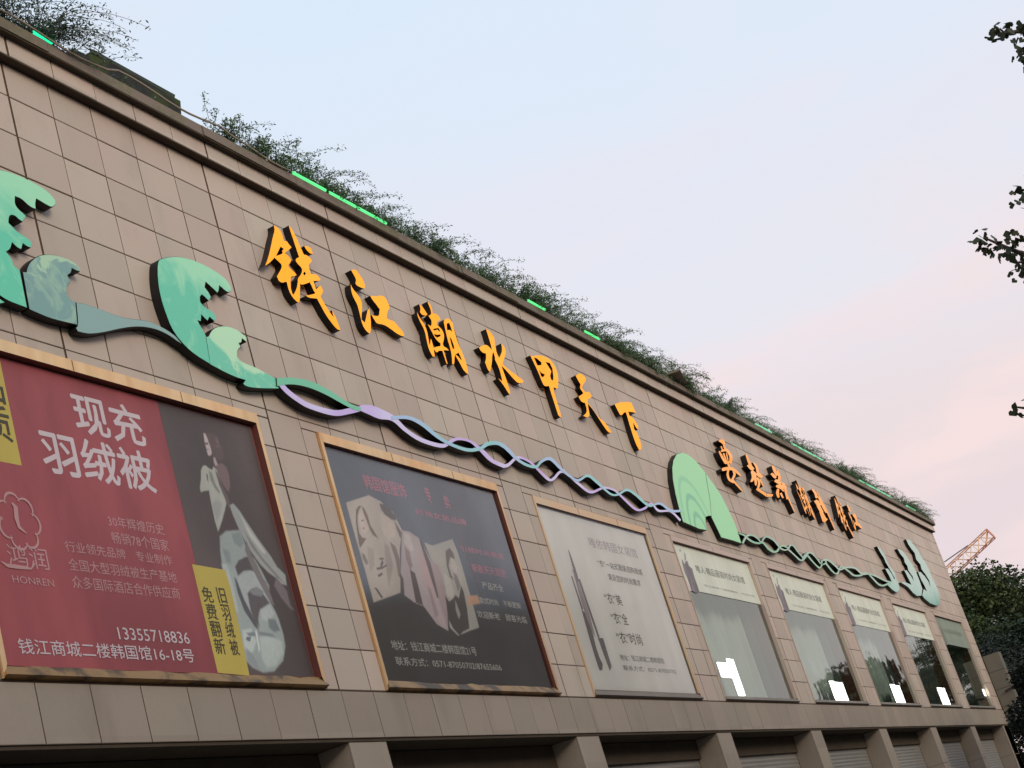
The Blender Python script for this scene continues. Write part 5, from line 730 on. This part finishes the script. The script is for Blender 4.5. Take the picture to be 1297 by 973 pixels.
# ================================================================== roof shrubs
def shrub(seed, h, spread, n_st, leaf, mat, label, droop=1.0):
    r = random.Random(seed); e_ = empty('roof_shrub', (0, 0, 0), label, 'shrub', 'shrubs growing along the roof edge')
    st_, lf = MB(), MB()
    for s in range(n_st):
        an = r.uniform(0, 2*math.pi); ln = h*(r.uniform(.45, 1.15) if r.random() < .8 else r.uniform(1.2, 1.75)); p = Vector((r.uniform(-spread, spread), r.uniform(-.12, .12), 0))
        d = Vector((math.cos(an)*.55+.25, math.sin(an)*.4-.2, 1)).normalized(); pts = [p.copy()]; nseg = 9
        for q in range(nseg):
            p = p+d*ln/nseg; d = (d+Vector((math.cos(an)*.16+.05, -.04, -.26*droop*r.uniform(.6, 1.4)))).normalized(); pts.append(p.copy())
        st_.tube(pts, [.0045-.003*q/nseg for q in range(nseg+1)], 3, False)
        dens = leaf
        for q in range(1, nseg+1):
            for z in range(dens if q > 2 else dens*2):
                c_ = pts[q]*r.random()+pts[q-1]*(1-0) if False else pts[q].lerp(pts[q-1], r.random()); c_ = c_+Vector((r.gauss(0, .022), r.gauss(0, .022), r.gauss(0, .02)))
                u = Vector((r.gauss(0, 1), r.gauss(0, 1), r.gauss(0, .7))).normalized(); w_ = u.cross(Vector((r.gauss(0, 1), r.gauss(0, 1), r.gauss(0, 1)))).normalized(); L_ = r.uniform(.010, .022); Wd = L_*.36
                lf.add([c_-u*L_, c_+w_*Wd, c_+u*L_, c_-w_*Wd], [(0,1,2,3)])
    st_.build('stems', 'stem_brown', e_); tag(lf.build('leaves', mat, e_), kind='stuff'); return e_
GEN = 'wispy green shrub in the row of arching shrubs along the roof edge'
protos = [shrub(1, .50, .40, 110, 12, 'leaf_roof', GEN), shrub(2, .42, .42, 130, 12, 'leaf_roof', GEN, 1.15), shrub(3, .62, .38, 90, 10, 'leaf_roof', GEN, 1.0), shrub(4, .36, .44, 140, 12, 'leaf_roof', GEN, 1.2), shrub(5, .72, .38, 80, 9, 'leaf_teal', GEN, .8)]
def copy_thing(e_, loc, rz, sc):
    c = e_.copy(); C.objects.link(c); c.location = loc; c.rotation_euler = (0, 0, rz); c.scale = sc
    for ch in e_.children: d_ = ch.copy(); C.objects.link(d_); d_.parent = c
    return c
placed = []; used = set(); x = 5.2; rr = random.Random(21); idx = 0
spots = []
while x < 54.6:
    spots.append(x); x += rr.uniform(.34, .56) if not 12.9 < x < 14.6 else .75
for x in spots:
    if x < 9.0: k = 4; sc = 1.0
    elif x < 12.6: k = 4 if rr.random() < .6 else 2; sc = rr.uniform(1.15, 1.45)
    else: k = rr.choice((0, 1, 2, 3, 0, 2)); sc = rr.uniform(.9, 1.3) if x < 30 else rr.uniform(.75, 1.05)
    if 12.5 < x < 14.9: continue
    e_ = protos[k]; rz = rr.uniform(-.5, .5); y = rr.uniform(8.1, 8.3)
    if 12.7 < x < 14.9: y = 8.05
    if 11.7 < x <= 12.7: y = 8.75
    loc = (x, y, LZ1+.03)
    if k not in used: used.add(k); e_.location = loc; e_.rotation_euler = (0, 0, rz); e_.scale = (sc, sc, sc); c = e_
    else: c = copy_thing(e_, loc, rz, (sc, sc, sc))
    placed.append((x, c)); idx += 1

marks = [(6, 'the far left end of the hall outside the picture'), (9.6, 'the huge wave cut off at the left'), (12.2, 'the short cyan-green strip light'), (14, 'the mossy roof panel')]
marks += [((min(q[0] for a, _ in P_ for q in a)+max(q[0] for a, _ in P_ for q in a))/2, 'the %s large orange character' % o_) for (n_, P_), o_ in zip(DATA['big'], ['first', 'second', 'third', 'fourth', 'fifth', 'sixth', 'seventh'])]
marks += [(28.7, 'the gap between the large and the small characters')]+[((min(q[0] for a, _ in P_ for q in a)+max(q[0] for a, _ in P_ for q in a))/2, 'the %s small orange character' % orders[j]) for j, (n_, P_) in enumerate(DATA['small'])]
marks += [(44.6, 'the end of the small characters'), (46.8, 'the end of the green braid'), (49.5, 'the first teal splash'), (51.5, 'the tallest teal splash'), (54, 'the far corner of the hall')]
by = {}
for x, c in placed: by.setdefault(min(range(len(marks)), key=lambda j: abs(marks[j][0]-x)), []).append((x, c))
for j, lst in by.items():
    nm = {1: ['single'], 2: ['left', 'right'], 3: ['left', 'middle', 'right']}.get(len(lst)) or ['leftmost', 'second', 'third', 'fourth', 'fifth', 'sixth', 'seventh', 'eighth', 'ninth', 'tenth'][:len(lst)-1]+['rightmost']
    for (x, c), w_ in zip(sorted(lst, key=lambda q: q[0]), nm): c['label'] = '%s roof shrub above %s' % (w_, marks[j][1])
# ================================================================== wing wall beyond the corner
e_ = empty('side_wall', (55.2, 7.7, 4), 'beige stone fin standing out from the far corner of the hall', 'wall')
for j in range(4):
    z0, z1 = 4.05+j*.565, 4.05+(j+1)*.565-.012
    MB().box(54.93, 55.5, 7.46, 7.975, z0, z1).build('stone_panel', 'wing_stone', e_)
MB().box(54.96, 55.47, 7.48, 7.96, 4.07, 6.28).build('wall_core', 'joint_mortar', e_)
v = MB(); v.tube([(54.86, 7.7, 5.05), (54.86, 7.3, 5.14), (54.86, 6.4, 5.4)], .03, 6); tag(v.build('pipe', 'pipe_dark'), 'thin dark pipe sloping across the beige wall at the far corner', 'pipe')

# ================================================================== trees
def tree(name, x, y, h, rad, seed, mat, label, n=9000, leaf=.16, zc=None, cat='tree', group=None, squash=1.0, trunk_r=.2):
    r = random.Random(seed); e_ = empty(name, (x, y, 0), label, cat, group); tb = MB(); zc = zc or h-rad*.9
    tips = []
    tb.tube([(x, y, 0), (x+.1, y, zc*.4), (x-.05, y+.05, zc*.75), (x, y, zc)], [trunk_r, trunk_r*.8, trunk_r*.6, trunk_r*.4], 8)
    blobs = []
    for k in range(26):
        a, b = r.uniform(0, 2*math.pi), r.uniform(-.55, 1); rr_ = rad*r.uniform(.45, .95); c_ = Vector((x+math.cos(a)*rr_*math.sqrt(max(0, 1-b*b*.7)), y+math.sin(a)*rr_*math.sqrt(max(0, 1-b*b*.7)), zc+b*rad*.85*squash))
        c_.z = min(c_.z, h-.3); blobs.append((c_, rad*r.uniform(.2, .42)))
        if k < 10: tb.tube([(x, y, zc*r.uniform(.5, .8)), tuple(Vector((x, y, zc*.9)).lerp(c_, .5)), tuple(c_)], [trunk_r*.35, trunk_r*.2, .03], 5)
    tb.build('trunk', 'bark', e_); lf = MB(); per = n//len(blobs)
    for c_, br in blobs:
        for k in range(per):
            d = Vector((r.gauss(0, 1), r.gauss(0, 1), r.gauss(0, 1))).normalized(); p = c_+d*br*(r.random()**.35)*r.uniform(.8, 1.12); p.z = c_.z+(p.z-c_.z)*.8
            u = Vector((r.gauss(0, 1), r.gauss(0, 1), r.gauss(0, .5))).normalized(); w_ = u.cross(Vector((r.gauss(0, 1), r.gauss(0, 1), r.gauss(0, 1)))).normalized(); s_ = leaf*r.uniform(.6, 1.3)
            lf.add([p-u*s_, p+w_*s_*.55, p+u*s_, p-w_*s_*.55], [(0,1,2,3)])
    tag(lf.build('crown', mat, e_), kind='stuff'); return e_
tree('broadleaf_tree', 76.5, 12.3, 11.3, 4.4, 3, 'leaf_tree_a', 'yellowish green tree rising just behind the far corner of the hall', 52000, .10)
tree('broadleaf_tree', 84, 8.2, 11.7, 4.5, 4, 'leaf_tree_b', 'darker green tree right of the yellowish one behind the far corner', 52000, .11)
tree('broadleaf_tree', 70, 6.5, 9.2, 3.6, 5, 'leaf_tree_b', 'lower dark green tree in front of the taller trees at the right', 45000, .09)
tree('broadleaf_tree', 90, 15, 11.5, 4.5, 9, 'leaf_tree_a', 'green tree farthest behind the hall corner, mostly hidden', 20000, .15)
tree('broadleaf_tree', 62, 8.2, 7.6, 3.2, 11, 'leaf_tree_c', 'dark low tree at the lower right just beyond the beige wall', 40000, .075, zc=4.2)
tree('broadleaf_tree', 45.5, 4.5, 5.4, 1.8, 6, 'leaf_tree_c', 'almost black street tree cut off by the lower right edge of the picture', 30000, .06, zc=3.6, trunk_r=.12)
k0 = tree('shading_kerb_tree', 22.4, -2.5, 8.8, 1.9, 77, 'leaf_ginkgo', 'added kerbside tree number one, unseen, shades the lower wall', 9000, .085, group='added shading trees along the near kerb', trunk_r=.12, zc=6.2)  # row added out of view to shade the lower wall
k0.location = (0, 0, 0); 
for ch in k0.children: ch.location = (-22.4, 2.5, 0); ch.matrix_parent_inverse = Matrix()
k0.location = (22.4, -2.5, 0)
for j_, (x, rz) in enumerate([(-12, 1), (-4.5, 2), (30.6, 4), (38.8, 5), (47, 2.5), (55.2, 1.2), (63.4, 3.9), (71.6, .4)]):
    c_ = k0.copy(); C.objects.link(c_); c_.location = (x, -2.6, 0); c_.rotation_euler = (0, 0, rz)
    c_['label'] = 'added kerbside tree number %s, unseen, shades the lower wall' % ['two', 'three', 'four', 'five', 'six', 'seven', 'eight', 'nine', 'ten'][j_]
    for ch in k0.children: d_ = ch.copy(); C.objects.link(d_); d_.parent = c_
# street trees and houses on the other side, seen mirrored in the window glass
for k, (x, y, h, rad) in enumerate([(24, -16.5, 8.6, 3.2), (36, -17, 9.4, 3.5), (49, -16.5, 8.5, 3.2), (62, -17, 10.5, 3.8), (76, -16, 10, 3.8), (80, -1.2, 9.4, 3.2), (86, 3.4, 12, 3.8), (96, -5, 11.0, 4.5), (104, -9, 10, 4), (10, -16.5, 8.8, 3.2), (-4, -17, 9, 3.4)]):
    tree('street_tree', x, y, h, rad, 30+k, 'leaf_tree_b', 'street tree number %s along the road outside the picture, mirrored in the windows' % ['one','two','three','four','five','six','seven','eight','nine','ten','eleven'][k], 5000, .3, group='street trees across the road')
for k, (x0, x1, h) in enumerate([(-30, 12, 17), (16, 48, 13), (84, 120, 24)]):
    e_ = empty('apartment_house', ((x0+x1)/2, -34, 0), ['plain house across the road opposite the left end of the hall', 'lower plain house across the road opposite the middle windows', 'taller plain house across the road opposite the far corner'][k], 'building')
    MB().box(x0, x1, -42, -26, 0, h).build('wall', 'plain_render', e_); v = MB(); MB().box(x0-.4, x1+.4, -42.4, -25.6, h, h+.4).build('roof', 'weathered_coping', e_)
    proto = None
    z = 2.0
    while z < h-1.8:
        x = x0+1.5
        while x < x1-2.5:
            if proto is None or proto.parent != e_: proto = MB().box(0, 1.7, 0, .06, 0, 1.5).build('window', 'far_glass', e_); o = proto
            else: o = proto.copy(); C.objects.link(o)
            o.location = (x, -26.05, z); x += 3.4
        z += 3.1

# ================================================================== ginkgo
gk = empty('ginkgo_tree', (13.6, -2.2, 0), 'ginkgo whose leafy twigs reach in from the right edge of the picture', 'tree')
v = MB(); v.tube([(13.6, -2.2, 0), (13.65, -2.15, 2), (13.6, -2.2, 4.2), (13.5, -2.1, 6.4), (13.4, -2.1, 8.6)], [.16, .13, .11, .08, .03], 10); v.build('trunk', 'bark', gk)
tw = MB(); lf = MB(); r = random.Random(5)
def gleaf(p, s_):
    u = Vector((r.gauss(0, 1), r.gauss(0, 1), r.gauss(-.6, .8))).normalized(); w_ = u.cross(Vector((r.gauss(0, 1), r.gauss(0, 1), r.gauss(0, 1)))).normalized()
    pts = [p]
    for a, rad in ((-.85, .82), (-.5, 1), (-.16, .97), (0, .72), (.16, .97), (.5, 1), (.85, .82)): pts.append(p+(u*math.cos(a)+w_*math.sin(a))*s_*rad)
    lf.add(pts, [(0, i, i+1) for i in range(1, 7)])
for b, br in enumerate(DATA['ginkgo']):
    pts = [Vector(p) for p in br]
    root = [(13.55, -2.1, pts[0].z-.9)] if b not in (1, 4) else []
    tw.tube(root+[tuple(p) for p in pts], [.032-.025*i/(len(pts)+len(root)-1) for i in range(len(pts)+len(root))], 5)
    n_ = [70, 45, 50, 110, 60, 30][b]
    if root:
        a_, b_ = Vector(root[0]), pts[0]
        for k in range(170):
            u_ = r.random(); gleaf(a_.lerp(b_, u_)+Vector((r.gauss(0, .16), r.gauss(0, .16), r.gauss(0, .11))), r.uniform(.035, .055))
        for k in range(7):
            u_ = a_.lerp(b_, .1+.12*k); tw.tube([tuple(u_), tuple(u_+Vector((r.gauss(0, .15), r.gauss(0, .15), r.uniform(.1, .25))))], [.01, .004], 4)
    for k in range(n_):
        i = r.randrange(len(pts)-1); p = pts[i].lerp(pts[i+1], r.random()); sp = .045 if i > len(pts)-3 else .085
        c_ = p+Vector((r.gauss(0, sp), r.gauss(0, sp), r.gauss(-.01, sp*.8))); gleaf(c_, r.uniform(.04, .065))
tw.build('branches', 'bark', gk)
for k in range(1600):       # rest of the crown, outside the picture
    a = r.uniform(0, 6.3); rr_ = r.uniform(.1, 1.5); p = Vector((14.3+math.cos(a)*rr_, -2.8+math.sin(a)*rr_, r.uniform(4.2, 8.8)))
    gleaf(p, r.uniform(.04, .06))
tag(lf.build('leaves', 'leaf_ginkgo', gk), kind='stuff')

# ================================================================== tower crane
K = DATA['crane']; tip, base, mast = Vector(K['tip']), Vector(K['base']), Vector(K['mast'])
ce = empty('tower_crane', (mast.x, mast.y, 0), 'distant yellow and red lattice crane jib rising above the trees', 'crane')
d = (tip-base).normalized(); start = tip-d*22; side = d.cross(Vector((1, 0, 0))).normalized(); dep = d.cross(side).normalized(); hw = .62
yel_, red_ = MB(), MB(); nseg = 18; L_ = (tip-start).length
def cp(t_, a, b): return start+d*(L_*t_)+side*hw*a*(1.0)+dep*hw*b
cor = [(1, 1), (1, -1), (-1, 1), (-1, -1)]
for a, b in cor: red_.tube([cp(0, a, b), cp(1, a, b)], .06, 4)
for q in range(nseg+1):
    t_ = q/nseg
    for (a, b), (a2, b2) in (((1,1),(1,-1)), ((1,-1),(-1,-1)), ((-1,-1),(-1,1)), ((-1,1),(1,1))):
        yel_.tube([cp(t_, a, b), cp(t_, a2, b2)], .05, 4)
        if q < nseg: yel_.tube([cp(t_, a, b), cp(t_+1/nseg, a2, b2)], .055, 4)
yel_.build('jib_lattice', 'crane_yellow', ce); red_.build('jib_chord', 'crane_red', ce)
MB().tube([tuple(K['cab']), tuple(K['cable'])], .07, 4).build('cable', 'crane_cable', ce)
v = MB(); v.tube([tuple(start+Vector((0, 0, -20))), tuple(start)], .5, 4); v.build('mast', 'crane_yellow', ce)
v = MB(); v.box(start.x-1, start.x+1, start.y-1, start.y+1, start.z-1.6, start.z+.4); v.build('cab', 'crane_yellow', ce)
v = MB(); v.tube([cp(1, -1, 1), cp(1, 1, 1)], .12, 4); v.tube([cp(1, -1, -1), cp(1, 1, -1)], .12, 4); v.tube([cp(.93, -1, -1), cp(1.0, 1, -1)], .1, 4); v.build('jib_head', 'crane_red', ce)
